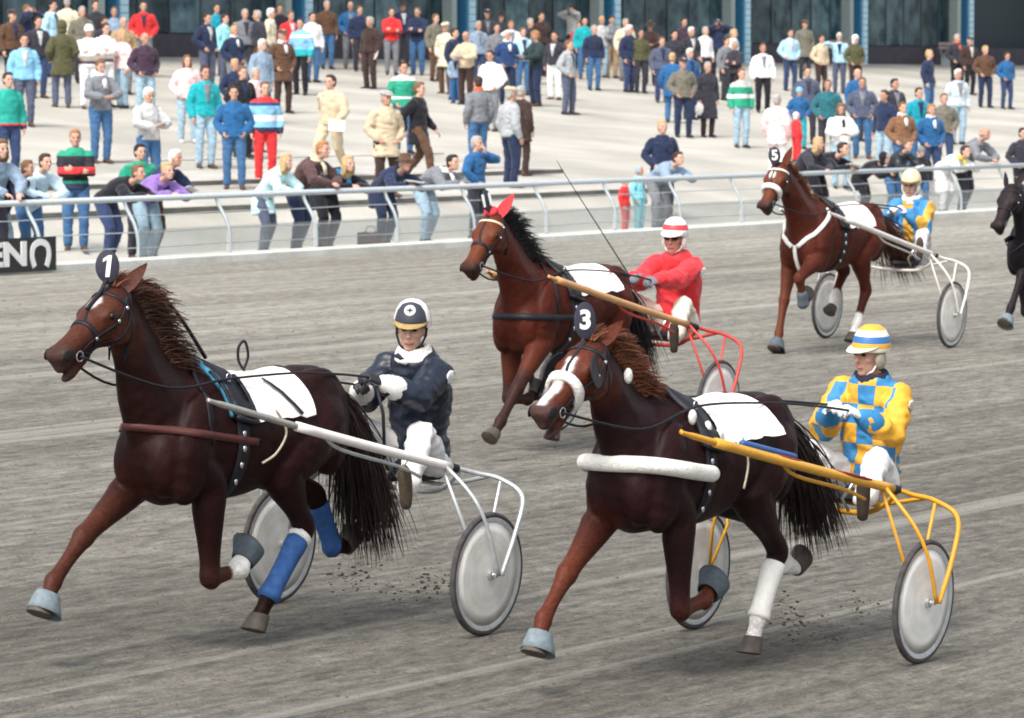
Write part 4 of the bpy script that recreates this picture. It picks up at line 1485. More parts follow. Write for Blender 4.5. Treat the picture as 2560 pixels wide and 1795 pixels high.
def driver(label, sk, hipx, hipz, lean, headz, face, hands, knees_out, foot, jacket, trous, glove, shoe, shell, peak, collar=None, skin=0, earg=None, cuff=None, goggles=None, up=(0, 0, 1), puff=1.2, tbadge=None, group='sulky drivers in racing silks'):
    root = empty('person', (0, 0, 0)); root.matrix_basis = sk.M
    tag(root, label, 'person', group)
    pel = V((hipx, 0, hipz + .10)); neck = V((hipx + lean, 0, headz - .30)); chest = pel.lerp(neck, .60) + V((-.035, 0, 0))
    head = V((hipx + lean + .035, 0, headz - .16))
    fx, fy, fz = foot
    F = Figure(pel, chest, neck, head, face=face, up=up, shw=.178, hand=hands, foot=[(fx, fy, fz), (fx, -fy, fz)], kpole=((.3, knees_out, 1), (.3, -knees_out, 1)), epole=((-.2, .55, -1), (-.2, -.55, -1)), toe=((.35, .15, 1), (.35, -.15, 1)), curl=.75, arm=(.31, .28), leg=(.44, .44), hpn=((0, -.6, -.8), (0, .6, -.8)), hk=1.03)
    F_ = F
    link('body', F.body(.010, 'driver_body', 2), mat_skin(skin), root)
    link('jacket', F.jacket(.0125, hem=.05, puff=puff, amp=.011, sleeve=.80 if cuff else .95, seed=hipx * 7), jacket, root)
    link('trousers', F.trousers(.0125, 1.05, .008), trous, root)
    for i in (0, 1):
        link('shoe', F.shoe(i), shoe, root)
        g = Geo(); thumb = V((.5, 0, .8))
        gg = Geo(); add_hand(gg, F.hand[i], F.hdir[i], F.hpn[i], thumb, .75, 1.12)
        gg.tube([F.el[i].lerp(F.hand[i], .90), F.hand[i]], [.034, .030], n=10, rnd=True)
        link('glove', remesh(gg, 'glove', .0065, 2, .5), glove, root)
        if cuff:
            g = Geo(); a = F.el[i]; b = F.hand[i]
            g.tube([a.lerp(b, .50), a.lerp(b, .62), a.lerp(b, .8), a.lerp(b, .95)], [.068, .075, .069, .050], n=14, rnd=True)
            link('cuff', g.fix('cuff'), cuff, root)
    if collar:
        g = Geo(); dnk = (F.head - F.neck).normalized()
        for q, r_ in ((-.025, .104), (.0, .096), (.024, .084)):
            c = F.neck + dnk * q
            g.tube([c + V((math.cos(a) * r_ * .92, math.sin(a) * r_, .02 * math.cos(a) * -1)) for a in [2 * math.pi * j / 18 for j in range(18)]], .024, n=8, closed=True)
        link('collar', remesh(g, 'collar', .009, 3), collar, root)
    for em in eye_mesh(1.03):
        e = link('eye', em, M_EYE, root); e.matrix_local = F.head_matrix()
    face_parts(root, F.head_matrix(), 1.03, plain('brow_hair', (.06, .035, .02), rough=.8))
    helmet(root, F, shell, peak, ears=earg)
    if goggles:
        g = Geo()
        for y in (-1, 1):
            g.ell((.094, .034 * y, .012), (.014, .032, .022))
        g.tube([(.098, .02, .014), (.098, -.02, .014)], .006, n=6)
        for y in (-1, 1): g.tube([(.088, .06 * y, .014), (.0, .082 * y, .012)], .004, n=6)
        o = link('goggles', g.fix('goggles'), goggles, root); o.matrix_local = F.head_matrix()
    F.root = root
    return F
# ------------------------------------------------------------------ the race
def frame(contact, psi, W=1.5):
    p = R(psi)
    d = V((-math.sin(p), -math.cos(p), 0)); l = V((math.cos(p), -math.sin(p), 0))
    return V(contact), d, l, V(contact) - l * W / 2


def ground_pt(p):
    return V((p.x, p.y, z_track(V((p.x, p.y, 0)).dot(NV))))


EXT_F = [(.58, .92), (1.05, .66), (1.31, .455), (1.385, .365), (1.425, .28)]
FLEX_F = [(.40, .92), (.36, .40), (.10, .42), (.015, .485), (-.045, .555)]
LAND_H = [(-.22, .93), (-.45, .60), (-.16, .255), (-.10, .15), (-.07, .055)]
TRAIL_H = [(-.52, .93), (-.98, .72), (-1.13, .42), (-1.225, .42), (-1.30, .46)]
POSE_A = dict(RF=EXT_F, LF=FLEX_F, LH=LAND_H, RH=TRAIL_H)
POSE_B = dict(LF=EXT_F, RF=FLEX_F, RH=LAND_H, LH=TRAIL_H)

M_HAIRD = plain('dark_brown_hair', (.018, .009, .008), rough=.5, var=.4, scale=8)
M_HAIRR = plain('auburn_hair', (.17, .055, .022), rough=.5, var=.45, scale=9)
M_HAIRM = plain('russet_hair', (.075, .028, .016), rough=.5, var=.4, scale=9)
M_HAIRB = plain('black_hair', (.012, .011, .013), rough=.45, var=.4, scale=9)


def mane(h, mat, length, n=1200, up=.35, side=-1.0, seed=3, curl=.02, t0=.30, t1=.97):
    m = len(h.crest)
    roots = []
    for i in range(m):
        if i / m < t0 or i / m > t1: continue
        roots.append((h.crest[i] + h.crestup[i] * .93, h.crestup[i]))
    h.hair('mane', roots, n, length, lambda t, r: V((-.85, r.gauss(.30 * side, .40), up - .25 + r.gauss(0, .22))), mat, width=.0045, spread=.24, grav=.55, seed=seed, curl=curl)


def forelock(h, mat, n=60, length=.14, seed=5):
    roots = [(h.hp(-.02 + .02 * i, -.03 + .015 * i, .085), h.hup + V((-.6, 0, 0))) for i in range(5)]
    h.hair('forelock', roots, n, length, lambda t, r: V((-.9, r.gauss(0, .4), .25)), mat, width=.005, spread=.3, grav=.15, seed=seed)


def tail(h, mat, n=240, length=1.05, flow=(-.35, 0, -.75), seed=8, spread=.16, curl=.012):
    roots = [(V((-.92 - .025 * i, 0, 1.35 - .018 * i)), V((-1, 0, .25 - .12 * i))) for i in range(6)]
    f = V(flow)
    h.hair('tail', roots, n, length, lambda t, r: f + V((r.gauss(0, .10), r.gauss(0, .16), r.gauss(0, .10))), mat, width=.0045, spread=spread, grav=.35, seg=9, seed=seed, curl=curl)


# ---- number 1 : dark chestnut, blue hind wraps
C1, d1, l1, m1 = frame((-.163, 24.87, .148), 34)
coat1 = mat_horse('dark_chestnut_coat', (.0125, .0034, .0030), (.075, .023, .013), (.038, .024, .022))
pA = dict(POSE_A); pA.update(poll=(.92, 0, 1.90), nose=(1.44, 0, 1.60), neck=[(.70, 0, 1.44), (.80, 0, 1.64), (.875, 0, 1.79)], ear=-.95, mouth=.022)
h1 = Horse('h1', 'dark chestnut trotter wearing number 1, small white star, blue hind leg wraps', ground_pt(m1 + d1 * 1.42), 34, pA, coat1, white_legs=('LF',), star=.035, pale=.75)
h1.root.scale = (1.04,) * 3
h1.bridle()
h1.saddle(blue=True)
h1.saddlecloth(.12, -.40, 20)
h1.breast(M_BROWNL, .040, .010)
h1.path_strap('neck_strap', [(.34, .0, 1.56), (.44, .16, 1.42), (.50, .24, 1.25), (.46, .26, 1.12)], .018, .006, M_LEATHER)
h1.overcheck()
h1.number_plate('1', at=(.0, -.0, .175), yaw=42)
mane(h1, M_HAIRM, .23, up=.45, side=.2)
forelock(h1, M_HAIRR)
tail(h1, M_HAIRD, length=.92, n=1100, flow=(-.20, 0, -.85))
for lg in ('LH', 'RH'):
    h1.wrap('leg_wrap', lg, 6.0, 9.4, .011, M_BLUEW)
h1.wrap('wrap_top', 'LH', 5.7, 6.2, .014, M_WHITEW)
h1.bell('RF', M_RUBBER); h1.bell('LF', M_RUBBERD)
h1.wrap('pastern_boot', 'LF', 9.2, 10.6, .010, M_WHITEW)
s1 = Sulky('white-sleeved sulky with silver fork behind the horse numbered 1', C1, 34, plain('shaft_grey', (.36, .35, .32), rough=.4, metal=.4), M_RIM, plain('white_sleeve', (.80, .76, .73), rough=.5, var=.05), wrapc=(11, 23))
F1 = driver('driver in dark navy jacket with white collar and cuffs, white cap with ochre peak', s1, -.34, .83, .10, 1.86, (.80, .38, -.04),
            [(.26, .13, 1.43), (.20, -.06, 1.37)], .12, (.30, .38, .83), plain('navy_leather', (.010, .015, .028), rough=.42, var=.3, scale=7, bump=.4, bscale=14), cloth((.72, .71, .69)), plain('glove_black', (.02, .02, .025), rough=.6), plain('boot_tan', (.10, .075, .05), rough=.8, var=.3),
            mat_bands('helmet_white_black', [(-.12, (.75, .72, .68)), (-.03, (.03, .035, .05)), (.0, (.75, .72, .68)), (.058, (.03, .035, .05)), (.13, (.03, .035, .05))], 0), plain('peak_ochre', (.36, .24, .09), rough=.5), collar=M_FLEECE, skin=1, cuff=plain('white_cuff', (.76, .74, .71), rough=.9, bump=.3))

# round emblem on the front of the cap, shoulder patch, hip strap loop, tie-down strap
hm = [o for o in F1.root.children if o.name.startswith('helmet')][0]
g = Geo(); g.lathe([(.0001, .002), (.034, .0), (.034, -.006), (.0001, -.006)], 20, Matrix.Rotation(R(62), 3, 'Y')); em = link('emblem', g.fix('emblem'), M_WHITE, hm); em.location = (.103, 0, .124)
g = Geo(); g.box((0, 0, .003), (.008, .036, .003)); g.box((0, 0, .003), (.030, .008, .0036)); mk = g.fix('emblem_mark', False); mk.transform(Matrix.Rotation(R(62), 4, 'Y')); mo = link('emblem_mark', mk, M_BLACK, hm); mo.location = (.105, 0, .1255)


def jacket_patch(F, p, r_, mat, name='patch', shape=1.0):
    jk = [o for o in F.root.children if o.name.startswith('jacket')][0]
    bv_ = BVHTree.FromPolygons([v.co for v in jk.data.vertices], [tuple(q.vertices) for q in jk.data.polygons])
    loc, nn, _, _ = bv_.find_nearest(V(p))
    up = V((0, 0, 1)); up = (up - nn * up.dot(nn)).normalized(); sd = nn.cross(up)
    g = Geo(); rings = []
    for k in (0.0, .35, .7, 1.0):
        ring = []
        for j in range(14):
            a = 2 * math.pi * j / 14
            q = loc + sd * (r_ * k * math.cos(a)) + up * (r_ * shape * k * math.sin(a))
            l2, n2, _, _ = bv_.find_nearest(q)
            ring.append(l2 + n2 * .006)
        rings.append(ring)
    g.rings(rings)
    return link(name, g.fix(name), mat, jk)


jacket_patch(F1, F1.sh[0] + V((.03, .09, -.03)), .055, M_WHITE, 'shoulder_patch', .8)
h1.path_strap('cloth_print', [(-.10, .16, 1.46), (-.17, .24, 1.36), (-.26, .30, 1.24)], .022, .004, M_BLACK, off=.034)
h1.rope('hip_strap_loop', [(-.10, .02, 1.47), (-.13, .03, 1.55), (-.10, .03, 1.63), (-.06, .02, 1.60), (-.07, .01, 1.53), (-.12, 0, 1.48)], .008, M_LEATHER)
for hq in (h1,):
    for xx, a0, a1 in ((.30, 25, 75), (.13, 15, 70)):
        hq.ring_strap('saddle_strap', (xx, 0, 1.14), (0, 1, 0), (0, 0, 1), .022, .010, M_LEATHER, ang=(a0, a1), off=.03, n=16)
PALE = plain('pale_strap', (.42, .36, .28), rough=.7)
h1.rope('tie_down', [(.02, .33, 1.28), (-.06, .34, 1.16), (.0, .32, 1.05), (.10, .30, 1.0)], .007, PALE)

# ---- number 3 : chestnut with blaze, white boots, yellow sulky
C3, d3, l3, m3 = frame((2.34, 24.71, .001), 33)
coat3 = mat_horse('chestnut_coat', (.0130, .0040, .0045), (.098, .025, .013), (.040, .028, .028))
pB = dict(POSE_A); pB.update(poll=(.96, 0, 1.77), nose=(1.49, 0, 1.46), neck=[(.70, 0, 1.40), (.82, 0, 1.56), (.90, 0, 1.68)], ear=-1.3, mouth=.028, LH=[(-.34, .94), (-.68, .60), (-.50, .245), (-.48, .135), (-.46, .04)], RH=[(-.60, .93), (-1.10, .70), (-1.30, .44), (-1.39, .43), (-1.46, .46)],
                             LF=[(.40, .91), (.34, .375), (.06, .40), (-.03, .45), (-.10, .50)], RF=[(.57, .91), (1.0, .61), (1.25, .40), (1.315, .305), (1.35, .22)])
h3 = Horse('h3', 'chestnut trotter wearing number 3, white blaze, fleece breast roll and white hind boots', ground_pt(m3 + d3 * 1.33), 33, pB, coat3, white_legs=('LH', 'RH'), blaze=.026, pale=.9)
h3.root.scale = (1.035,) * 3
h3.bridle(blinkers=True, fleece=True)
h3.saddle()
h3.saddlecloth(.10, -.38, 24, flare=.10)
h3.fleece_roll()
h3.path_strap('breast_trace', [(.36, .30, 1.09), (.30, .30, 1.12), (.22, .29, 1.16)], .02, .008, M_LEATHER)
h3.number_plate('3', at=(.0, .0, .175), yaw=52, w=.058, h=.095)
mane(h3, M_HAIRR, .20, n=1500, up=.55, side=.3, seed=11)
forelock(h3, M_HAIRR, 90, .15)
tail(h3, M_HAIRD, length=.80, n=1100, flow=(-.38, 0, -.7))
for lg in ('LH', 'RH'):
    h3.wrap('leg_boot', lg, 6.2, 9.3, .012, M_WHITEW)
h3.bell('RF', M_RUBBER); h3.bell('LF', M_RUBBERD)
g = Geo(); g.ell((0, 0, 0), (.032, .02, .042)); pomp = g.fix('ball')
for p in ((.74, .14, 1.66),):
    q, nn = h3.near(p, .02); o = link('ear_plug_ball', pomp, M_FLEECE, h3.root); o.location = q
for p in ((.20, .27, 1.36), (.12, .27, 1.30), (.30, .22, 1.42)):
    q, nn = h3.near(p, .02); o = link('fleece_tuft', pomp, M_FLEECE, h3.root); o.location = q
h3.rope('tie_down', [(.0, .33, 1.28), (-.06, .33, 1.14), (-.03, .32, 1.0)], .007, PALE)
yel = plain('yellow_paint', (.62, .30, .02), rough=.4, var=.08)
s3 = Sulky('yellow painted sulky with red lines behind the horse numbered 3', C3, 33, yel, yel, plain('yellow_sleeve', (.64, .33, .04), rough=.4, var=.1), tip=(1.95, .30, 1.40), bend=(-.02, .53, .98), wrapc=(8, 23))
red = plain('red_line', (.26, .02, .02), rough=.5)
T3, B3 = V((1.95, .30, 1.40)), V((-.02, .53, .98))
for y in (1, -1):
    for a_, b_ in ((.36, .50), (.66, .84)):
        pq = [T3.lerp(B3, a_ + (b_ - a_) * i / 4) for i in range(5)]
        pq = [V((p.x, (p.y + .030 + .014 * math.sin(math.pi * min(1, i_ / 4))) * y, p.z + .012)) for i_, p in enumerate(pq)]
        g = Geo(); g.tube(pq, .009, n=6, flat=.6); link('red_line', g.fix('red_line'), red, s3.root)
    pq = [T3.lerp(B3, t) + V((0, 0, .03)) for t in (.22, .30, .40, .47)]
    g = Geo(); g.tube([V((p.x, (p.y + .01) * y, p.z)) for p in pq], .020, n=8, rnd=True); link('blue_pad', g.fix('blue_pad'), plain('blue_tube', (.03, .10, .28), rough=.5), s3.root)
F3 = driver('driver in yellow and blue checked jacket with yellow and blue helmet', s3, -.66, .83, .05, 1.84, (.90, -.25, -.04),
            [(-.18, .17, 1.36), (-.22, -.05, 1.37)], .15, (.08, .37, .90), mat_check((.70, .36, .03), (.03, .20, .42), 9.5, 8.5), cloth((.72, .72, .70)), cloth((.62, .66, .68), 'glove_pale'), plain('boot_brown', (.07, .05, .04), rough=.8),
            mat_bands('helmet_yellow_blue', [(.0, (.72, .70, .62)), (.045, (.66, .36, .04)), (.075, (.03, .14, .36)), (.115, (.70, .66, .55)), (.15, (.66, .36, .04))], 2), plain('peak_cream', (.74, .68, .56), rough=.5), collar=plain('navy_knit', (.02, .02, .045), rough=.9, bump=.5), skin=0, earg=plain('guard_olive', (.28, .26, .20), rough=.8),
            cuff=plain('blue_cuff', (.03, .20, .42), rough=.8, bump=.3))

for y in (.30,):
    jacket_patch(F3, F3.sh[0] + V((.05, .08, -.06)), .055, plain('silver_print', (.62, .55, .45), rough=.6), 'sleeve_print')

# ---- number 11 : bay with red ear covers
C11, d11, l11, m11 = frame((1.673, 35.406, .44), 31)
coat11 = mat_horse('bay_coat', (.046, .0090, .0050), (.12, .034, .015), (.014, .010, .011))
pC = dict(POSE_B); pC.update(poll=(1.01, 0, 1.87), nose=(1.42, 0, 1.48), neck=[(.70, 0, 1.44), (.83, 0, 1.61), (.93, 0, 1.75)], ear=-.75,
                             LF=[(.56, .93), (.93, .55), (1.15, .31), (1.22, .225), (1.29, .16)], RF=[(.48, .92), (.56, .44), (.30, .42), (.22, .46), (.15, .52)])
h11 = Horse('h11', 'bay trotter wearing number 11 and red ear covers', ground_pt(m11 + d11 * 1.24), 31, pC, coat11, pale=.5, legmz=.75, ear_mat=M_RED)
h11.bridle(brow=plain('pale_browband', (.6, .5, .35), rough=.5))
g = Geo(); g.ell(h11.hp(-.01, 0, .085), (.05, .055, .03), h11.hrot()); link('ear_cap', g.fix('ear_cap'), M_RED, h11.root)
h11.saddle()
h11.saddlecloth(.12, -.42, 26, flare=.08)
h11.breast(M_LEATHER, .05, .010, z=1.08, dz=.05)
h11.path_strap('neck_strap', [(.34, .0, 1.56), (.44, .16, 1.42), (.50, .24, 1.25), (.46, .26, 1.10)], .022, .006, M_LEATHER)
h11.number_plate('11', at=(-.02, .0, .185), yaw=72, w=.05, h=.085, lean=.25)
mane(h11, M_HAIRB, .21, n=1200, up=.55, side=.5, seed=21, curl=.05)
tail(h11, M_HAIRB, length=.8, n=500, flow=(-.25, 0, -.8))
redp = plain('red_paint', (.50, .05, .04), rough=.4, var=.1)
wood = plain('varnished_wood', (.55, .30, .13), rough=.4, var=.15, scale=6)
s11 = Sulky('red sulky with varnished wooden shafts behind the horse numbered 11', C11, 31, wood, redp, wood, tip=(1.93, .30, 1.42), bend=(.0, .52, .97), wrapc=(6, 22))
F11 = driver('driver in red jacket with dark goggles and white and red helmet', s11, -.62, .83, .08, 1.81, (.97, .15, -.02),
             [(.02, .15, 1.33), (-.02, -.10, 1.33)], .15, (.07, .36, .86), cloth((.62, .03, .04), 'red_silk', .6), cloth((.66, .60, .50)), cloth((.16, .17, .19), 'glove_grey'), plain('boot_brown', (.07, .05, .04), rough=.8),
             mat_bands('helmet_white_red', [(.0, (.78, .74, .72)), (.075, (.60, .05, .06)), (.12, (.78, .74, .72))], 2), plain('peak_white', (.75, .72, .70), rough=.5), skin=2, earg=M_FLEECE, goggles=plain('goggle_dark', (.02, .01, .012), rough=.1))

jacket_patch(F11, F11.sh[0] + V((.03, .09, -.04)), .05, M_WHITE, 'shoulder_patch', .8)

# ---- number 5 : light chestnut, white breast girth
C5, d5, l5, m5 = frame((4.716, 46.51, .504), 31)
coat5 = mat_horse('light_chestnut_coat', (.055, .0125, .0070), (.12, .036, .018), (.020, .017, .018))
pD = dict(poll=(1.10, 0, 1.84), nose=(1.46, 0, 1.45), neck=[(.72, 0, 1.43), (.88, 0, 1.60), (.99, 0, 1.73)], ear=-.2,
          LF=[(.60, .96), (.99, .76), (.86, .50), (.78, .55), (.71, .60)], RF=[(.56, .93), (.74, .52), (.88, .20), (.95, .11), (1.0, .03)],
          LH=[(-.28, .94), (-.46, .58), (-.30, .26), (-.25, .15), (-.22, .055)], RH=[(-.24, .96), (-.62, .78), (-.34, .50), (-.26, .41), (-.20, .35)])
h5 = Horse('h5', 'light chestnut trotter wearing number 5 with white breast girth and white noseband', ground_pt(m5 + d5 * 1.36), 31, pD, coat5, white_legs=('LH', 'RH'), star=.03, pale=.7, voxel=.0125)
h5.root.scale = (1.05,) * 3
h5.bridle(fleece=True, brow=M_FLEECE)
h5.saddle()
h5.saddlecloth(.12, -.44, 22)
for y in (-1, 1):
    h5.path_strap('breast_girth', [(.36, .16 * y, 1.44), (.54, .22 * y, 1.32), (.70, .16 * y, 1.18), (.82, .03 * y, 1.06)], .042, .014, M_WHITEW, k=8)
h5.path_strap('breast_girth', [(.84, 0, 1.07), (.78, 0, .92), (.62, 0, .80), (.42, 0, .77)], .036, .014, M_WHITEW, k=8)
h5.number_plate('5', at=(.0, -.0, .17), yaw=45, lean=.15)
mane(h5, M_HAIRR, .14, n=600, up=.35, side=.6, seed=31)
tail(h5, M_HAIRM, length=.95, n=500, flow=(-.75, 0, -.5))
h5.bell('RF', M_RUBBERD); h5.wrap('shin_boot', 'LF', 7.2, 9.0, .016, M_RUBBERD)
whitep = plain('white_frame_paint', (.70, .66, .62), rough=.4, var=.08)
s5 = Sulky('white sulky behind the horse numbered 5', C5, 31, whitep, whitep, whitep, tip=(2.0, .30, 1.46), bend=(-.02, .53, .98), wrapc=(8, 23))
F5 = driver('driver in blue and yellow jacket with yellow helmet and white ear guards', s5, -.55, .83, .10, 1.86, (.97, .18, -.02),
            [(-.10, .12, 1.42), (-.14, -.10, 1.40)], .2, (.0, .34, 1.02), mat_bands('blue_yellow_silk', [(-.35, (.04, .22, .46)), (-.06, (.62, .34, .04)), (.06, (.04, .22, .46)), (.22, (.62, .34, .04)), (.30, (.04, .22, .46))], 1, .7), cloth((.66, .66, .66)), cloth((.7, .68, .66), 'glove_white'), plain('boot_brown', (.10, .07, .05), rough=.8),
            plain('helmet_cream', (.70, .58, .34), rough=.4), plain('peak_dark', (.10, .05, .03), rough=.5), collar=M_FLEECE, skin=1, earg=M_FLEECE)

# ---- nearly black horse entering at the right edge of the field
coat6 = mat_horse('black_brown_coat', (.012, .009, .012), (.022, .014, .016), (.02, .014, .016))
pE = dict(POSE_B); pE.update(poll=(1.04, 0, 1.74), nose=(1.44, 0, 1.33), neck=[(.70, 0, 1.42), (.83, 0, 1.57), (.93, 0, 1.69)], ear=-.6,
                             LF=[(.60, .95), (1.12, .84), (1.36, .50), (1.43, .38), (1.52, .29)])
p6 = V((5.32, 45.9, 0)) - V((-math.sin(R(31)), -math.cos(R(31)), 0)) * 1.27 - V((math.cos(R(31)), -math.sin(R(31)), 0)) * .12
h6 = Horse('h6', 'nearly black trotter without visible number following behind the white sulky', ground_pt(p6), 31, pE, coat6, voxel=.0135)
h6.bridle(); h6.saddle(); h6.saddlecloth(.12, -.4, 24); h6.breast(M_LEATHER, .05, .01)
mane(h6, M_HAIRB, .18, n=160, seed=41); tail(h6, M_HAIRB, n=120)
h6.bell('LF', M_RUBBER)

for h, F in ((h1, F1), (h3, F3), (h11, F11), (h5, F5)):
    M = F.root.matrix_basis
    hd = [M @ (F.hand[i] + F.hdir[i].normalized() * .07) for i in (0, 1)]
    h.reins(hd)
# whip carried by the driver in red
M = F11.root.matrix_basis
a = M @ (F11.hand[1] + V((.05, 0, 0)))
g = Geo(); tip = a + V((-.62, -.30, .98)); pts = crom([a - (tip - a) * .05, a.lerp(tip, .4), a.lerp(tip, .8) + V((-.01, 0, .01)), tip], 4)
wl = empty('whip', a)
tag(wl, 'long thin black whip held upright by the driver in red', 'whip')
me = Geo().tube([p for p in pts], [.007 - .0004 * i for i in range(len(pts))], n=6).fix('lash'); me.transform(Matrix.Translation(-a)); link('rod', me, M_BLACK, wl)
me = Geo().tube([pts[0], pts[1]], .010, n=8).fix('grip'); me.transform(Matrix.Translation(-a)); link('grip', me, M_LEATHER, wl)
a = F1.root.matrix_basis @ (F1.hand[0] + V((.05, 0, -.02)))
g = Geo(); g.tube([a, a + V((.04, -.02, -.16)), a + V((.05, -.02, -.42))], .010, n=8)
me = g.fix('rein_end'); me.transform(Matrix.Translation(-a)); wl = link('rein_end', me, M_LEATHER); wl.location = a
tag(wl, 'loose black rein end hanging from the glove of the driver in navy', 'rein')
# ------------------------------------------------------------------ spectators
COL = dict(sb=(.20, .44, .64), lb=(.38, .60, .74), slb=(.22, .30, .40), bl=(.018, .10, .25), nv=(.016, .026, .065), nv2=(.02, .05, .14), bk=(.012, .012, .018), dk=(.030, .030, .042),
           dk2=(.018, .035, .038), gr=(.17, .18, .20), gr2=(.34, .36, .38), lg=(.46, .46, .46), wh=(.78, .78, .78), cr=(.62, .56, .42), be=(.52, .43, .30), tn=(.36, .25, .14),
           br=(.095, .05, .03), br2=(.20, .10, .055), br3=(.085, .045, .045), db=(.042, .024, .022), ol=(.075, .075, .035), ol2=(.15, .14, .11), gn=(.015, .28, .17), tl=(.01, .32, .36),
           tq=(.28, .64, .70), tq2=(.46, .62, .72), tq3=(.50, .74, .78), tq4=(.22, .58, .68), dtl=(.02, .12, .15), dtq=(.01, .25, .34), pk=(.78, .55, .55), rd=(.58, .03, .035), pu=(.24, .14, .42), jn=(.045, .12, .25),
           lj=(.28, .40, .49), dj=(.03, .05, .12), sl=(.075, .09, .14), ma=(.05, .028, .05), lea=(.016, .02, .025), dnm=(.46, .52, .56))
HAIR = dict(blk=(.012, .01, .01), dbr=(.04, .022, .015), lbr=(.15, .085, .045), bld=(.46, .32, .16), gry=(.36, .35, .33), wht=(.72, .70, .66), gin=(.34, .16, .07))


def bands(stops):
    return mat_bands('banded_cloth', stops, 2, .85)


BAND = {
    'stripe': bands([(.80, COL['wh']), (.95, COL['nv2']), (1.0, (.55, .28, .08)), (1.03, COL['wh']), (1.6, COL['wh'])]),
    'track': bands([(.80, COL['nv']), (.97, COL['sb']), (1.08, COL['wh']), (1.18, COL['sb']), (1.34, COL['nv2']), (1.40, COL['rd']), (1.6, COL['rd'])]),
    'gband': bands([(.80, COL['nv']), (.92, COL['rd']), (.95, (.01, .30, .24)), (1.6, COL['gn'])]),
    'gwhite': bands([(.80, COL['gn']), (1.05, COL['wh']), (1.09, COL['gn']), (1.40, COL['wh']), (1.6, COL['wh'])]),
    'greenb': bands([(.80, COL['gn']), (1.10, COL['wh']), (1.19, COL['gn']), (1.35, COL['lg']), (1.6, COL['lg'])]),
    'sbw': bands([(.80, COL['tl']), (1.05, COL['sb']), (1.32, COL['wh']), (1.38, COL['sb']), (1.6, COL['sb'])]),
    'rgb': bands([(.80, COL['nv']), (.98, COL['gn']), (1.02, COL['bk']), (1.12, COL['rd']), (1.22, COL['bk']), (1.38, COL['gn']), (1.6, COL['gn'])]),
}
PZ = dict(pel=(0, 0, .95), chest=(-.005, 0, 1.27), neck=(0, 0, 1.475), head=(.025, 0, 1.64))
ST = [(.0, .11, .085), (.0, -.11, .085)]
DOWN = ((-.8, .5, -.1), (-.8, -.5, -.1))
OUT = ((-.2, 1, -.5), (-.2, -1, -.5))
POSES = {
    'stand': dict(PZ, hand=[(.05, .245, .875), (.05, -.245, .875)], foot=ST, epole=DOWN, curl=.35, hpn=((0, -1, 0), (0, 1, 0))),
    'pockets': dict(PZ, hand=[(.10, .185, .96), (.10, -.185, .96)], foot=[(.02, .13, .085), (-.02, -.12, .085)], epole=((-1, .8, 0), (-1, -.8, 0)), hpn=((0, -1, 0), (0, 1, 0))),
    'cross': dict(PZ, hand=[(.22, -.04, 1.19), (.22, .05, 1.15)], foot=ST, epole=OUT, hpn=((-1, 0, 0), (-1, 0, 0)), hdir=((.1, -1, .1), (.1, 1, .1))),
    'read': dict(PZ, hand=[(.30, .08, 1.12), (.30, -.08, 1.12)], foot=ST, epole=OUT, face=(1, 0, -.28), hpn=((0, -.4, 1), (0, .4, 1)), curl=.4),
    'bino': dict(PZ, hand=[(.16, .075, 1.58), (.16, -.075, 1.58)], foot=ST, epole=OUT, hpn=((0, -1, 0), (0, 1, 0)), hdir=((.2, -.1, 1), (.2, .1, 1)), curl=.6),
    'walk': dict(PZ, hand=[(.20, .24, .94), (-.16, -.24, .92)], foot=[(-.30, .09, .12), (.28, -.09, .085)], epole=DOWN, curl=.4, hpn=((0, -1, 0), (0, 1, 0)), leg=(.45, .46)),
    'face': dict(PZ, hand=[(.17, .045, 1.47), (.14, -.20, .98)], foot=ST, epole=OUT, hpn=((-1, 0, 0), (0, 1, 0)), hdir=((.0, -.35, 1), None)),
    'point': dict(PZ, hand=[(.05, .245, .875), (.40, -.30, 1.45)], foot=ST, epole=DOWN, curl=.25, hpn=((0, -1, 0), (0, 0, -1))),
    'lean': dict(pel=(-.16, 0, .92), chest=(.03, 0, 1.18), neck=(.19, 0, 1.345), head=(.31, 0, 1.50), hand=[(.47, .06, 1.01), (.47, -.06, 1.01)], foot=[(-.22, .11, .085), (-.10, -.11, .085)], epole=((0, 1, -.3), (0, -1, -.3)), hpn=((0, -.3, -1), (0, .3, -1)), hdir=((.7, -.7, 0), (.7, .7, 0))),
    'lean2': dict(pel=(-.28, 0, .90), chest=(-.02, 0, 1.08), neck=(.18, 0, 1.16), head=(.33, 0, 1.30), hand=[(.46, .05, .98), (.46, -.05, .98)], foot=[(-.30, .11, .085), (-.16, -.11, .085)], epole=((-.2, 1, -.3), (-.2, -1, -.3)), hpn=((0, -.3, -1), (0, .3, -1)), hdir=((.7, -.7, 0), (.7, .7, 0)), face=(1, 0, .05)),
    'leanf': dict(pel=(-.08, 0, .94), chest=(.02, 0, 1.23), neck=(.11, 0, 1.41), head=(.20, 0, 1.56), hand=[(.45, .10, 1.0), (.45, -.10, 1.0)], foot=ST, epole=OUT, hpn=((0, 0, -1), (0, 0, -1))),
}
PROTO = {}
VOX = .017


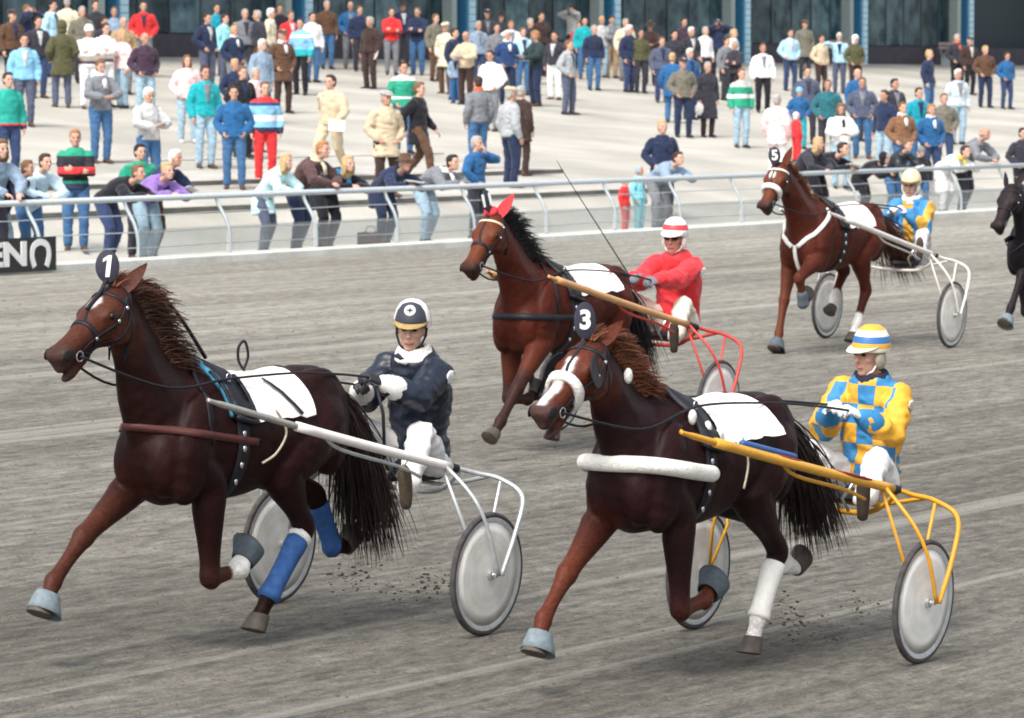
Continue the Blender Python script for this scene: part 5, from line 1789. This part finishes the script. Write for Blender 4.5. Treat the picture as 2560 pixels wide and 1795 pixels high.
def proto(pose, what):
    k = (pose, what)
    if k in PROTO: return PROTO[k]
    if ('fig', pose) not in PROTO:
        PROTO[('fig', pose)] = Figure(**POSES[pose])
    F = PROTO[('fig', pose)]
    if what == 'body': r_ = F.body(.0125, 'body', 2)
    elif what == 'jacket': r_ = F.jacket(VOX, hem=.06, puff=1.1, amp=.008, seed=len(PROTO))
    elif what == 'coat': r_ = F.jacket(VOX, hem=.06, puff=1.1, amp=.008, coat=.22, name='coat', seed=len(PROTO))
    elif what == 'coat2': r_ = F.jacket(VOX, hem=.06, puff=1.1, amp=.008, coat=.45, name='coat', seed=len(PROTO))
    elif what == 'trousers': r_ = F.trousers(VOX, 1.05, .006)
    elif what == 'shoe0': r_ = F.shoe(0)
    elif what == 'shoe1': r_ = F.shoe(1)
    elif what == 'front':
        jk = proto(pose, 'jacket')
        bv_ = BVHTree.FromPolygons([q.co for q in jk.vertices], [tuple(q.vertices) for q in jk.polygons])
        g = Geo(); rings = []
        for i in range(9):
            t = i / 8
            c = F.neck.lerp(F.pel, .05 + .62 * t) ; wd = .072 - .062 * t
            ring = []
            for y in (-wd, -wd * .4, wd * .4, wd):
                h_ = bv_.ray_cast(V((c.x + .6, y + c.y, c.z)), V((-1, 0, 0)))
                q = h_[0] if h_[0] is not None else V((c.x + .12, y, c.z))
                ring.append(q + V((.006, 0, 0)))
            rings.append(ring + [q - V((.02, 0, 0)) for q in reversed(ring)])
        g.rings(rings); r_ = g.fix('shirt_front')
    elif what == 'scarf':
        g = Geo(); c = F.neck + V((.0, 0, .01))
        for q, rr in ((0, .082), (.035, .074)):
            g.tube([c + V((math.cos(a) * rr, math.sin(a) * rr, q - .02 * math.cos(a))) for a in [2 * math.pi * j / 14 for j in range(14)]], .024, n=7, closed=True)
        g.tube([c + V((.07, .02, -.01)), c + V((.125, .025, -.10)), c + V((.14, .03, -.22))], [.035, .04, .036], n=8, flat=.5, side=(1, 0, 0))
        r_ = g.fix('scarf')
    PROTO[k] = r_
    return r_


HM = {}


def head_gear(kind):
    if kind not in HM:
        HM[kind] = hair_mesh(kind) if kind in ('short', 'long', 'curly', 'bald') else hat_mesh(kind)
    return HM[kind]


EYES = eye_mesh(.99)
SHOES = [plain('shoe_black', (.02, .018, .02), rough=.5), plain('shoe_brown', (.08, .04, .025), rough=.6), plain('shoe_white', (.6, .6, .58), rough=.7)]
M_PAPER = plain('newsprint', (.72, .73, .72), rough=.9, var=.08, scale=40)
rnd6 = random.Random(12)
gp = Geo(); rings = []
for x, z in ((-.10, .0), (-.05, .012), (0, -.004), (.05, .012), (.10, .0)):
    rings.append([V((x, -.14, z)), V((x, .14, z)), V((x, .14, z + .006)), V((x, -.14, z + .006))])
gp.rings(rings); PAPER = gp.fix('race_programme', False)


def spectator(i, row):
    u, v, h, jc, tc_, hair, pose, yaw, opts, label = row
    u, v, h, yaw = float(u), float(v), float(h), float(yaw)
    opts = opts.split(',')
    coat = jc.endswith('*'); jc = jc.rstrip('*')
    loc = UVp(u, v, z_ground(u, v))
    root = empty('person', loc, R(yaw))
    k = h / 1.76
    w = k * rnd6.uniform(.98, 1.10) if h > 1.3 else k * 1.12
    root.scale = (w, w, k)
    if 1:
        tag(root, label, 'person', 'spectators leaning on the rail' if pose.startswith('lean') else 'spectators standing on the apron')
    F = None
    kind, hc = hair.split(':')
    link('body', proto(pose, 'body'), mat_skin(i), root, True)
    jm = BAND.get(jc) or (plain('black_leather_jacket', COL['lea'], rough=.4, var=.2) if jc == 'lea' else cloth(COL[jc]))
    link('coat' if coat else 'jacket', proto(pose, 'coat2' if 'coat2' in opts else ('coat' if coat else 'jacket')), jm, root, True)
    link('trousers', proto(pose, 'trousers'), cloth(COL[tc_]), root, True)
    sm = SHOES[rnd6.choice([0, 0, 1])] if 'boots' not in label else SHOES[2]
    for q in (0, 1):
        link('shoe', proto(pose, 'shoe%d' % q), sm, root, True)
    F = PROTO[('fig', pose)]
    HMx = F.head_matrix()
    for em in EYES:
        e = link('eye', em, M_EYE, root, True); e.matrix_local = HMx
    if kind in ('short', 'long', 'curly', 'bald'):
        o = link('hair', head_gear(kind), plain('hair', HAIR[hc], rough=.7, var=.3, bump=.6, bscale=90), root, True); o.matrix_local = HMx
    else:
        o = link('hair', head_gear('short' if kind != 'hood' else 'bald'), plain('hair', HAIR['lbr' if i % 2 else 'gry'], rough=.7, var=.3), root, True); o.matrix_local = HMx
        o = link({'cap': 'cap', 'beanie': 'knitted_cap', 'hat': 'hat', 'band': 'ear_muffs', 'hood': 'hood'}[kind], head_gear(kind), cloth(COL[hc] if hc in COL else HAIR[hc]), root, True); o.matrix_local = HMx
    for key, c in (('scarf', COL['wh']), ('oscarf', (.62, .12, .05)), ('dscarf', COL['dk']), ('bscarf', (.02, .20, .42)), ('yscarf', (.65, .52, .05)), ('fur', COL['cr'])):
        if key in opts:
            link('scarf' if key != 'fur' else 'fleece_collar', proto(pose, 'scarf'), cloth(c), root, True)
    if pose in ('stand', 'pockets', 'walk', 'point') and not coat and jc not in BAND and 'scarf' not in ' '.join(opts) and i % 5 in (0, 3):
        link('shirt_front', proto(pose, 'front'), cloth([COL['lg'], COL['dk'], COL['gr'], COL['nv'], COL['cr']][i % 4]), root, True)
    M = root.matrix_basis
    short = label.split(' with ')[0].replace('person ', 'person ')
    if 'paper' in opts:
        c = (F.hand[0] + F.hand[1]) / 2 + V((.09, 0, .03)) if pose in ('read', 'lean', 'lean2') else F.hand[0] + V((.05, .02, -.06))
        o = link('race_programme', PAPER, M_PAPER)
        o.location = M @ c
        o.rotation_euler = (rnd6.uniform(-.3, .3), (-.5 if pose == 'read' else -.15 if pose.startswith('lean') else 1.2), R(yaw) + rnd6.uniform(-.4, .4))
        tag(o, ' '.join(('white programme held by ' + short).split()[:16]), 'paper', 'programmes held by spectators')
    if 'binoc' in opts:
        g = Geo()
        for y in (-.032, .032):
            g.lathe([(.0001, 0), (.018, 0), (.022, .05), (.026, .11), (.0001, .11)], 12, Matrix.Rotation(R(90), 3, 'Y'))
            for q in range(len(g.v) - 60, len(g.v)): g.v[q] = (g.v[q][0], g.v[q][1] + y, g.v[q][2])
        o = link('binoculars', g.fix('binoculars'), M_BLACK); o.location = M @ V((.12, 0, 1.645)); o.rotation_euler = (0, 0, R(yaw))
        tag(o, 'black binoculars held up by the person in navy cap', 'binoculars')
    if 'bag' in opts:
        g = Geo(); g.ell((0, 0, -.16), (.06, .12, .14)); g.tube([(0, -.05, -.05), (0, -.02, .02), (0, .02, .02), (0, .05, -.05)], .008, n=6)
        o = link('shopping_bag', remesh(g, 'shopping_bag', .015, 2, .5, disp=fold_noise(25, .012)), M_CLOTHW); o.location = M @ (F.hand[1] + V((.03, 0, -.05))); o.rotation_euler = (0, 0, R(yaw))
        tag(o, 'white carrier bag in the hand of the person in long charcoal coat', 'bag')


CROWD = r'''
55.97|-73.69|1.72|dk|dj|short:dbr|stand|-60||dark-haired person in charcoal jacket behind the sky blue sweater
59.08|-79.43|1.74|ol2|dk|short:gry|stand|-70||grey-haired person in olive-grey jacket behind the white striped jackets
59.52|-81.26|1.72|slb|dk|short:lbr|stand|-80||person in blue-grey jacket behind the balding tan jacket
57.24|-74.45|1.76|br|bk|cap:dk|stand|-50||person in brown jacket and dark cap behind the sky blue sweater
61.02|-87.52|1.76|dtq|dk|short:dbr|stand|-60||person in deep turquoise sweater standing close to the glass
59.6|-86.69|1.74|gr|dk|short:gry|stand|-70||grey-haired person in grey coat close to the glass
61.71|-91.32|1.74|bk|bk|short:dbr|stand|-80||person in black coat between the cream and red jackets
59.4|-89.31|1.72|wh|jn|short:dbr|stand|-60||person in white sweater by the blue column behind the blue jacket
63.9|-100.56|1.76|nv|dk|hat:dk|stand|-70||person in navy coat and dark hat behind the red sweater
59.71|-95.55|1.74|ol2|br|short:lbr|stand|-50||person in olive-grey jacket left of the cream flat cap
58.05|-94.98|1.7|slb|dj|short:gry|stand|-70||grey-haired person in blue-grey sweater near the beige jacket
57.08|-94.29|1.72|gr|dk|short:dbr|stand|-80||dark-haired person in grey jacket behind the bulky white jacket
61.21|-103.46|1.76|db|bk|short:dbr|stand|-60||dark-haired person in dark brown jacket behind the tall suit
57.34|-99.67|1.72|nv|jn|short:gry|stand|-70||grey-haired person in navy jacket between teal and pale grey jackets
56.57|-100.83|1.7|ol|dk|short:dbr|stand|-70||person in dark olive jacket beside the brown brimmed hat
54.21|-97.74|1.68|sl|dj|short:lbr|stand|-75||person in slate jacket left of the middle group
60.56|-110.51|1.76|ma|bk|short:dbr|stand|-70||person in plum coat behind the middle group
54.65|-102.05|1.68|gr|dk|short:dbr|stand|-40||dark-haired person in grey jacket beside the fair-haired white shirt
42.83|-87.98|1.72|dk|lj|short:blk|pockets|-60||black-haired person in charcoal jacket and light jeans
39.84|-84.26|1.7|ol2|dj|short:lbr|pockets|-80||person in olive-grey jacket right of the blue anorak
50.78|-66.42|1.76|sb|sl|short:dbr|stand|-75||person in sky blue sweater and slate trousers with hands at the sides
54.06|-71.98|1.78|ol*|sl|hood:ol|pockets|110|coat|person in dark olive hooded parka seen from behind
53.74|-72.48|1.72|stripe|wh|beanie:wh|cross|-70||person in white jacket with navy and orange stripes and a white knitted cap
54.08|-73.51|1.75|stripe|wh|short:dbr|cross|-50||bare-headed person in white jacket with navy and orange stripes
53.86|-73.82|1.62|pk|lj|long:bld|stand|-140||blond person in pale pink sweater and light jeans beside the white striped jackets
60.83|-84.22|1.78|rd|gr|short:dbr|pockets|-80||dark-haired person in red sweater standing behind the plum jacket
51.68|-71.59|1.76|ma|lj|bald:gry|pockets|-60||balding person in dark plum jacket and light jeans
45.07|-61.11|1.8|gr|jn|short:lbr|read|-60|scarf|person in grey jacket and blue jeans with a white scarf
41.07|-56.98|1.7|lg|jn|short:wht|read|-55|paper|white-haired person in pale grey jacket reading a programme on the steps
47.73|-67.48|1.66|pk|lj|long:lbr|pockets|-70||person with long hair in pale pink jacket, light jeans and white boots
44.0|-62.75|1.8|tl|lj|short:dbr|stand|-65|paper|dark-haired person in bright teal jacket and light jeans
42.32|-54.92|1.76|gband|dj|short:dbr|stand|-60||person in green jacket with a red waistband and dark jeans
41.23|-59.64|1.72|bl|jn|short:dbr|pockets|-85||young person in royal blue jacket and blue jeans on the step
41.79|-61.38|1.74|track|rd|short:lbr|stand|-75||young person in red, blue and white track jacket with red trousers
58.84|-77.05|1.76|nv|bk|short:lbr|bino|-30||person in navy jacket raising both hands to the face
60.51|-80.17|1.76|lb|dj|short:blk|stand|-20||person in pale blue jacket partly hidden by the olive parka
61.18|-81.68|1.8|cr|br|short:gry|stand|100||person in cream coat seen from behind
60.93|-82.44|1.76|dk|bk|short:dbr|stand|-70||dark-haired tall person in charcoal coat behind the white knitted cap
57.0|-77.44|1.66|dk|bk|short:dbr|stand|-50||dark-haired shorter person in charcoal coat behind the bare-headed striped jacket
56.66|-77.69|1.7|tn|gr|bald:gry|stand|-70||balding person in tan jacket behind the pink sweater
57.62|-82.25|1.76|nv|sl|short:dbr|pockets|-40||person in navy jacket and slate trousers before the blue column
58.35|-84.01|1.7|tq|sl|short:dbr|stand|-30||person in pale turquoise jacket before the stand front
55.34|-80.06|1.66|nv|gr|short:bld|pockets|-50|scarf|blond person in navy jacket with white collar
59.3|-86.81|1.74|dk|br|short:gry|point|-150||person in dark jacket pointing with an outstretched arm
59.83|-88.12|1.76|cr|gr|short:wht|stand|-10||white-haired person in cream jacket
50.73|-74.4|1.74|slb*|sl|short:wht|stand|-50|coat|white-haired person in blue-grey coat
52.66|-78.02|1.8|br*|db|cap:br|pockets|-60|coat,scarf|person in brown coat and brown cap with a white scarf
56.41|-84.35|1.78|sbw|bk|short:dbr|stand|-110||person in bright blue jacket with white chest and black trousers
59.9|-89.11|1.7|rd|dk|short:lbr|stand|-60||person in red jacket behind the bright blue jacket
62.92|-95.31|1.8|br|jn|short:gry|stand|-70||grey-haired person in open brown jacket and blue jeans
63.08|-96.69|1.78|bl|gr|bald:gry|pockets|-80||balding person in blue jacket and grey trousers
62.29|-95.92|1.72|nv|dk|short:lbr|stand|-70||person in navy jacket behind the grey-haired man in brown
57.8|-89.49|1.76|db|db|short:gry|stand|-130|paper|grey-haired person in dark brown jacket and trousers reading
61.41|-96.1|1.76|rd|gr|short:dbr|cross|-80||person in red sweater with folded arms and grey trousers
47.68|-69.0|1.6|nv|jn|curly:bld|pockets|-60||blond curly child in navy behind the teal jacket
45.17|-65.6|1.66|bk|bk|short:lbr|pockets|-55||person in black jacket behind the royal blue jacket
46.09|-67.35|1.58|pk|gr|short:gry|stand|-30||person in pale lilac sweater behind the track jacket
41.8|-63.45|1.76|be|be|short:dbr|walk|-120|paper|person in pale beige suit walking across the apron
38.91|-60.71|1.76|be*|db|cap:gry|pockets|-60|coat|person in beige overcoat and grey flat cap
61.41|-97.39|1.78|nv|jn|short:lbr|cross|-105||person in navy jacket and blue jeans with folded arms
56.54|-90.96|1.76|cr*|br|cap:cr|pockets|-120|coat|person in cream coat and cream flat cap
55.13|-89.06|1.72|nv|jn|short:dbr|stand|-30||person in navy sweater and jeans next to the cream coat
54.0|-87.81|1.74|be|db|bald:bld|read|-120|paper|balding person in beige jacket reading behind the child in blue
54.31|-87.87|1.22|slb|bl|beanie:sb|pockets|-110||small child in blue trousers with a bright blue cap
45.11|-71.01|1.78|gwhite|jn|short:dbr|pockets|-70||dark-haired person in green jacket with white shoulders and jeans
41.29|-65.5|1.78|bk*|br|short:lbr|walk|-20|coat,paper|person in black coat and brown trousers striding across the steps
48.75|-80.28|1.74|wh|gr|short:dbr|pockets|-120||person in bulky white jacket
42.29|-69.19|1.72|gr|jn|short:dbr|stand|-240|oscarf|person in grey coat with an orange scarf and blue jeans
39.69|-66.02|1.78|gr2|nv|cap:be|stand|30||person in light grey jacket, navy trousers and beige flat cap
41.66|-69.68|1.68|db*|db|short:gry|stand|50|coat|grey-haired person in dark brown coat behind the light grey jacket
61.47|-101.04|1.78|dk|bk|cap:bk|pockets|-80||person in charcoal coat and black cap left of the navy suit
60.79|-100.63|1.76|dk|bk|hat:bk|pockets|-70||person in charcoal coat and black brimmed hat
54.07|-89.79|1.78|nv2|nv|short:wht|pockets|-70|scarf|white-haired person in navy suit with white shirt
56.18|-94.07|1.7|lb|jn|short:lbr|stand|-70||person in pale blue shirt between two dark suits
53.6|-90.37|1.82|dk2|nv|short:gin|read|-150|paper|tall person in dark green-black suit holding a programme
51.72|-88.69|1.76|gr2|sl|short:lbr|pockets|-30||person in light grey jacket and slate trousers standing alone
64.76|-111.32|1.74|lg|dk|short:dbr|bino|-130||person in pale grey jacket with arms raised to the eyes
62.77|-108.25|1.4|rd|nv|short:lbr|stand|-80||child in red and navy jacket
58.64|-97.57|1.7|wh|gr|short:lbr|stand|-70||person in white jacket behind the white-haired navy suit
59.01|-99.18|1.74|dk|bk|short:gry|stand|-60||grey-haired person in charcoal coat behind the tall dark suit
55.07|-93.79|1.7|dk|wh|short:dbr|stand|-120||person in dark jacket and white trousers beside the tall suit
60.35|-104.39|1.72|tl|jn|short:dbr|stand|-80||person in green-blue jacket behind the child in red
60.86|-106.23|1.72|lg|lj|short:bld|stand|-60||person in pale grey jacket and light jeans near a blue column
60.72|-106.55|1.76|gr|tn|short:dbr|read|-70||person in grey jacket and tan trousers
56.82|-100.64|1.78|nv|dj|short:wht|stand|-40||white-haired person in navy sweater and dark jeans
59.85|-105.81|1.74|cr|gr|short:gry|stand|-70||person in cream jacket half hidden by the navy sweater
58.61|-105.01|1.76|db*|bk|hat:db|read|-90|coat|person in dark brown coat and brown brimmed hat
55.86|-101.39|1.74|dk|bk|short:blk|pockets|-70||black-haired person in charcoal coat left of the white-haired dark coat
56.93|-104.29|1.76|dk|bk|short:wht|pockets|-60||white-haired person in dark coat in the middle group
57.77|-106.64|1.72|wh|dk|short:gry|stand|-50||person in white jacket beside the dark cap
59.87|-111.28|1.78|nv|bk|cap:nv|bino|-80|binoc|person in navy coat and navy cap looking through binoculars
56.83|-106.54|1.74|wh|gr|short:bld|stand|-30||fair-haired person in white shirt by the pale blue column
53.1|-99.67|1.72|dk|bk|short:gry|cross|-130||grey-haired person in dark jacket with folded arms
49.72|-90.15|1.66|bl*|jn|short:bld|stand|70|coat|blond person in bright blue coat seen from behind
46.95|-85.63|1.78|ol2|nv|cap:dk|pockets|-70||person in grey-olive jacket, navy trousers and dark cap
50.34|-92.15|1.72|bl|nv|short:wht|stand|-60||white-haired person in blue jacket behind the grey-olive jacket
46.89|-86.68|1.7|dk*|db|short:gry|stand|-65|coat2,bag|person in long charcoal coat carrying a white bag
44.9|-84.56|1.74|greenb|lj|short:lbr|stand|-70||young person in green jacket with a white chest band and light jeans
51.7|-98.54|1.76|wh|bk|short:lbr|stand|-80||person in white sweater and black trousers
37.13|-66.96|1.74|nv|dk|short:bld|pockets|-70|f2|blond person in dark navy jacket behind the rail and the children
57.08|-110.46|1.76|lb|dj|short:dbr|pockets|-65||person in pale blue jacket and dark jeans before the stand
60.48|-118.0|1.8|ol2*|dk|cap:br|stand|-70|coat|person in long olive coat and brown cap
55.73|-109.74|1.72|be|db|short:dbr|pockets|-50||person in beige jacket and dark trousers
56.4|-112.23|1.74|lb|sl|short:wht|point|-90||white-haired person in pale blue shirt stretching out an arm
55.79|-112.04|1.72|ol|db|hood:wh|pockets|-70||person in camouflage green jacket with a white hood
45.21|-88.35|1.76|sl|dk|short:dbr|pockets|-80||person in dark slate checked jacket behind the blue cap
42.6|-84.23|1.72|dtl|dk|short:lbr|pockets|-90||person in dark blue-green checked jacket
44.42|-86.42|1.36|bl|tl|beanie:sb|pockets|-80||child in royal blue jacket with a pale blue knitted cap
40.49|-77.79|1.62|pk*|wh|short:gry|stand|60|coat|person in pale pink coat seen from behind
42.29|-82.14|1.05|rd|rd|hood:pk|stand|30||small child in red suit with a pink hood
42.54|-85.78|1.78|sl|jn|short:lbr|pockets|-90||person in dark slate jacket and blue jeans
45.53|-91.54|1.7|bl|dk|bald:gry|stand|-60||balding person in blue jacket behind the slate jacket
38.5|-76.69|1.68|wh|lj|long:lbr|read|-80|dscarf|long-haired person in white coat with a dark scarf
38.38|-79.22|1.72|br2|jn|short:lbr|pockets|-70|scarf|person in brown jacket with a white shirt and jeans
40.14|-82.02|1.74|nv|lj|short:dbr|stand|-130||person in navy jacket and light jeans beside the brown jacket
40.65|-84.7|1.74|dtq|jn|short:dbr|stand|-70||person in deep turquoise jacket
38.11|-79.99|1.74|bl|dj|short:gin|pockets|-70|scarf|person in blue anorak with white collar
50.55|-105.93|1.76|nv|jn|short:bld|stand|-30||person in navy shirt and blue jeans standing alone before the bench
44.46|-94.8|1.8|dnm|lj|short:wht|stand|-70||white-haired person in pale denim jacket and light jeans
56.62|-120.63|1.76|dk|bk|short:gry|pockets|-60|oscarf|person in dark coat with a red scarf
55.79|-119.78|1.76|db|bk|cap:dk|stand|-60||person in dark brown coat and dark cap near the right column
52.35|-113.44|1.76|br|nv|curly:bld|pockets|-70||blond curly person in brown leather jacket and navy trousers
51.9|-113.93|1.62|bl|dj|short:dbr|pockets|-60||young person in royal blue jacket with hands in pockets at the far right
35.8|-46.12|1.84|slb|dk|long:lbr|leanf|-52|fence|person in blue-grey sweater at the rail beside the board
37.13|-49.74|1.72|rgb|jn|curly:gin|cross|-80|f2|curly ginger person in green and black jacket with red sleeves
35.8|-47.02|1.69|tq2|jn|short:dbr|lean|-52|fence|dark-haired person in pale blue denim jacket leaning on the rail
35.8|-46.48|1.6|nv|lj|short:lbr|lean|-20|fence|brown-haired person in navy jacket turned away at the rail
36.41|-50.3|1.64|gn|dk|short:blk|pockets|-60|f2|black-haired person in green jacket behind the rail
35.8|-49.0|1.71|bk|dj|short:lbr|lean2|-34|fence|young person in black jacket with red shoulders leaning on the rail
35.8|-49.82|1.73|pu|lj|short:bld|lean2|-52|fence|blond young person in purple and blue jacket leaning on the rail
35.95|-50.14|1.7|nv|br|short:wht|lean|-34|f1,paper|white-haired person in navy jacket and brown skirt behind the purple jacket
35.95|-52.96|1.6|tq3*|sl|long:bld|lean|-34|f1,coat|blond person in pale turquoise coat leaning on the rail
35.8|-53.64|1.79|br3|nv|short:gin|lean|-34|fence,fur|person in brown leather jacket with cream fleece collar leaning on the rail
35.95|-54.66|1.76|bk*|bk|long:bld|lean2|-52|f1,coat,bscarf|blond person in black coat with a blue scarf at the rail
35.8|-56.04|1.75|nv*|nv|hat:br|lean2|-52|fence,coat,paper|person in navy coat and brown hat leaning over the rail with a paper
35.95|-57.56|1.73|gr|lj|short:blk|lean2|-40|f1,scarf|black-haired person in grey blazer and white shirt behind the rail
36.41|-59.49|1.66|bl|dk|short:gry|face|-30|f2|grey-haired person in blue jacket with a hand at the mouth
35.95|-64.98|1.67|slb|gr|short:dbr|lean2|-52|f1,cap2|person in blue-grey jacket with a brown hat band at the rail
35.95|-64.02|1.11|tq4|tq4|band:sb|stand|-30|f1|child in turquoise snowsuit with blue ear muffs
35.95|-63.54|0.92|rd|rd|short:bld|stand|-20|f1|small child in red snowsuit at the rail
35.8|-69.88|1.68|dk|dk|long:bld|lean|-40|fence|fair long-haired person in charcoal jacket leaning on the rail
35.8|-70.78|1.79|bk|bk|short:dbr|lean2|-40|fence,paper|dark-haired person in black jacket reading a paper on the rail
35.8|-72.58|1.53|bk*|bk|hood:bk|lean2|-34|fence,coat|person in black hooded coat at the rail
35.8|-73.68|1.59|lea|jn|short:lbr|lean|-52|fence,paper|person in black leather jacket leaning far over the rail
36.41|-75.99|1.29|bk|jn|beanie:gr|stand|-70|f2|child in black jacket and grey cap behind the leather jacket
35.95|-76.44|1.63|wh*|wh|short:dbr|lean2|-46|f1,coat2,yscarf|dark-haired person in long white coat with a yellow scarf
35.8|-76.9|1.82|gr|dk|bald:gry|lean|-40|fence|bald person in grey knitted jacket leaning on the rail
36.4|-80.7|1.62|dk|bk|short:dbr|pockets|-70|f2|person in charcoal jacket at the right end of the rail
'''
for i, line in enumerate(CROWD.strip().split('\n')):
    spectator(i, line.split('|'))

# brown bag on the ground by the rail
g = Geo(); g.box((0, 0, .13), (.16, .40, .24)); g.tube([(0, -.10, .24), (0, -.06, .34), (0, .06, .34), (0, .10, .24)], .012, n=6)
o = link('handbag', remesh(g, 'handbag', .015, 3), M_BROWNL); o.location = UVp(35.75, -55.35, .84); o.rotation_euler = (0, 0, R(60))
tag(o, 'brown leather bag standing on the ground behind the rail', 'bag')

# benches before the plinth
bm_leg = Geo(); bm_leg.box((0, 0, .22), (.40, .05, .44)); bm_leg = bm_leg.fix('leg', False)
bm_sl = Geo(); bm_sl.box((0, 0, 0), (.10, 1.8, .035)); bm_sl = bm_sl.fix('slat', False)
M_BWOOD = plain('bench_wood', (.26, .20, .19), rough=.8, var=.2)
for bi, v in enumerate((-130.6, -139.0)):
    b = empty('bench', UVp(65.3, v, z_apron(65.3)), math.atan2(-NV.y, -NV.x))
    tag(b, ('slatted wooden bench against the plinth beside the camouflage green jacket', 'slatted wooden bench against the plinth behind the dark coat with red scarf')[bi], 'bench', 'benches along the stand front')
    for y in (-.7, .7):
        o = link('leg', bm_leg, M_POST, b); o.location = (0, y, 0)
    for x, z in ((-.13, .46), (0, .46), (.13, .46)):
        o = link('slat', bm_sl, M_BWOOD, b); o.location = (x, 0, z)
    for z in (.66, .80):
        o = link('slat', bm_sl, M_BWOOD, b); o.location = (-.22, 0, z); o.rotation_euler = (0, R(82), 0)
    for y in (-.7, .7):
        g = Geo(); g.tube([(-.2, y, .40), (-.25, y, .85)], .02, n=6); link('back_post', g.fix('back_post'), M_POST, b)

# loose clods of sand on the near part of the track
rc = random.Random(5)
g = Geo()
base = []
gi = Geo(); gi.ell((0, 0, 0), (1, 1, .7), n=6, m=4)
bv, bf = gi.v, gi.f
for i in range(7000):
    y = 19 + 32 * rc.random() ** 1.4
    x = rc.uniform(-.125, .125) * y
    p = V((x, y, 0)); zt_ = z_track(p.dot(NV))
    if p.dot(NV) > 34.6: continue
    s_ = .004 + .011 * rc.random() ** 3
    a = rc.random() * 6.28; ca, sa = math.cos(a) * s_, math.sin(a) * s_
    sx = rc.uniform(.7, 1.5)
    g.add([(x + q[0] * ca * sx - q[1] * sa, y + q[0] * sa * sx + q[1] * ca, zt_ + q[2] * s_ * .8) for q in bv], bf)
o = link('sand_clods', g.mesh('sand_clods'), plain('clod', (.12, .095, .07), rough=.95, var=.3, scale=3))
tag(o, 'loose clods of grey brown sand scattered over the track', 'sand', kind='stuff')
# clods thrown up by the hooves of the leading horses
for hh, k in ((h1, 5), (h3, 4)):
    g = Geo()
    M = hh.root.matrix_basis
    for c in range(k):
        cx, cy, cz = -1.0 - 1.0 * rc.random(), rc.gauss(.05, .25), .04 + .22 * rc.random()
        for i in range(45):
            p = M @ V((cx + rc.gauss(0, .07), cy + rc.gauss(0, .05), max(.01, cz + rc.gauss(0, .05))))
            s_ = .003 + .007 * rc.random() ** 3
            g.add([(p.x + q[0] * s_ * 1.3, p.y + q[1] * s_, p.z + q[2] * s_) for q in bv], bf)
    o = link('flying_sand', g.mesh('flying_sand'), plain('clod', (.085, .065, .05), rough=.95, var=.3, scale=3))
    tag(o, 'clods of sand flying behind the hooves of the horse numbered %s' % ('1' if hh is h1 else '3'), 'sand', kind='stuff')
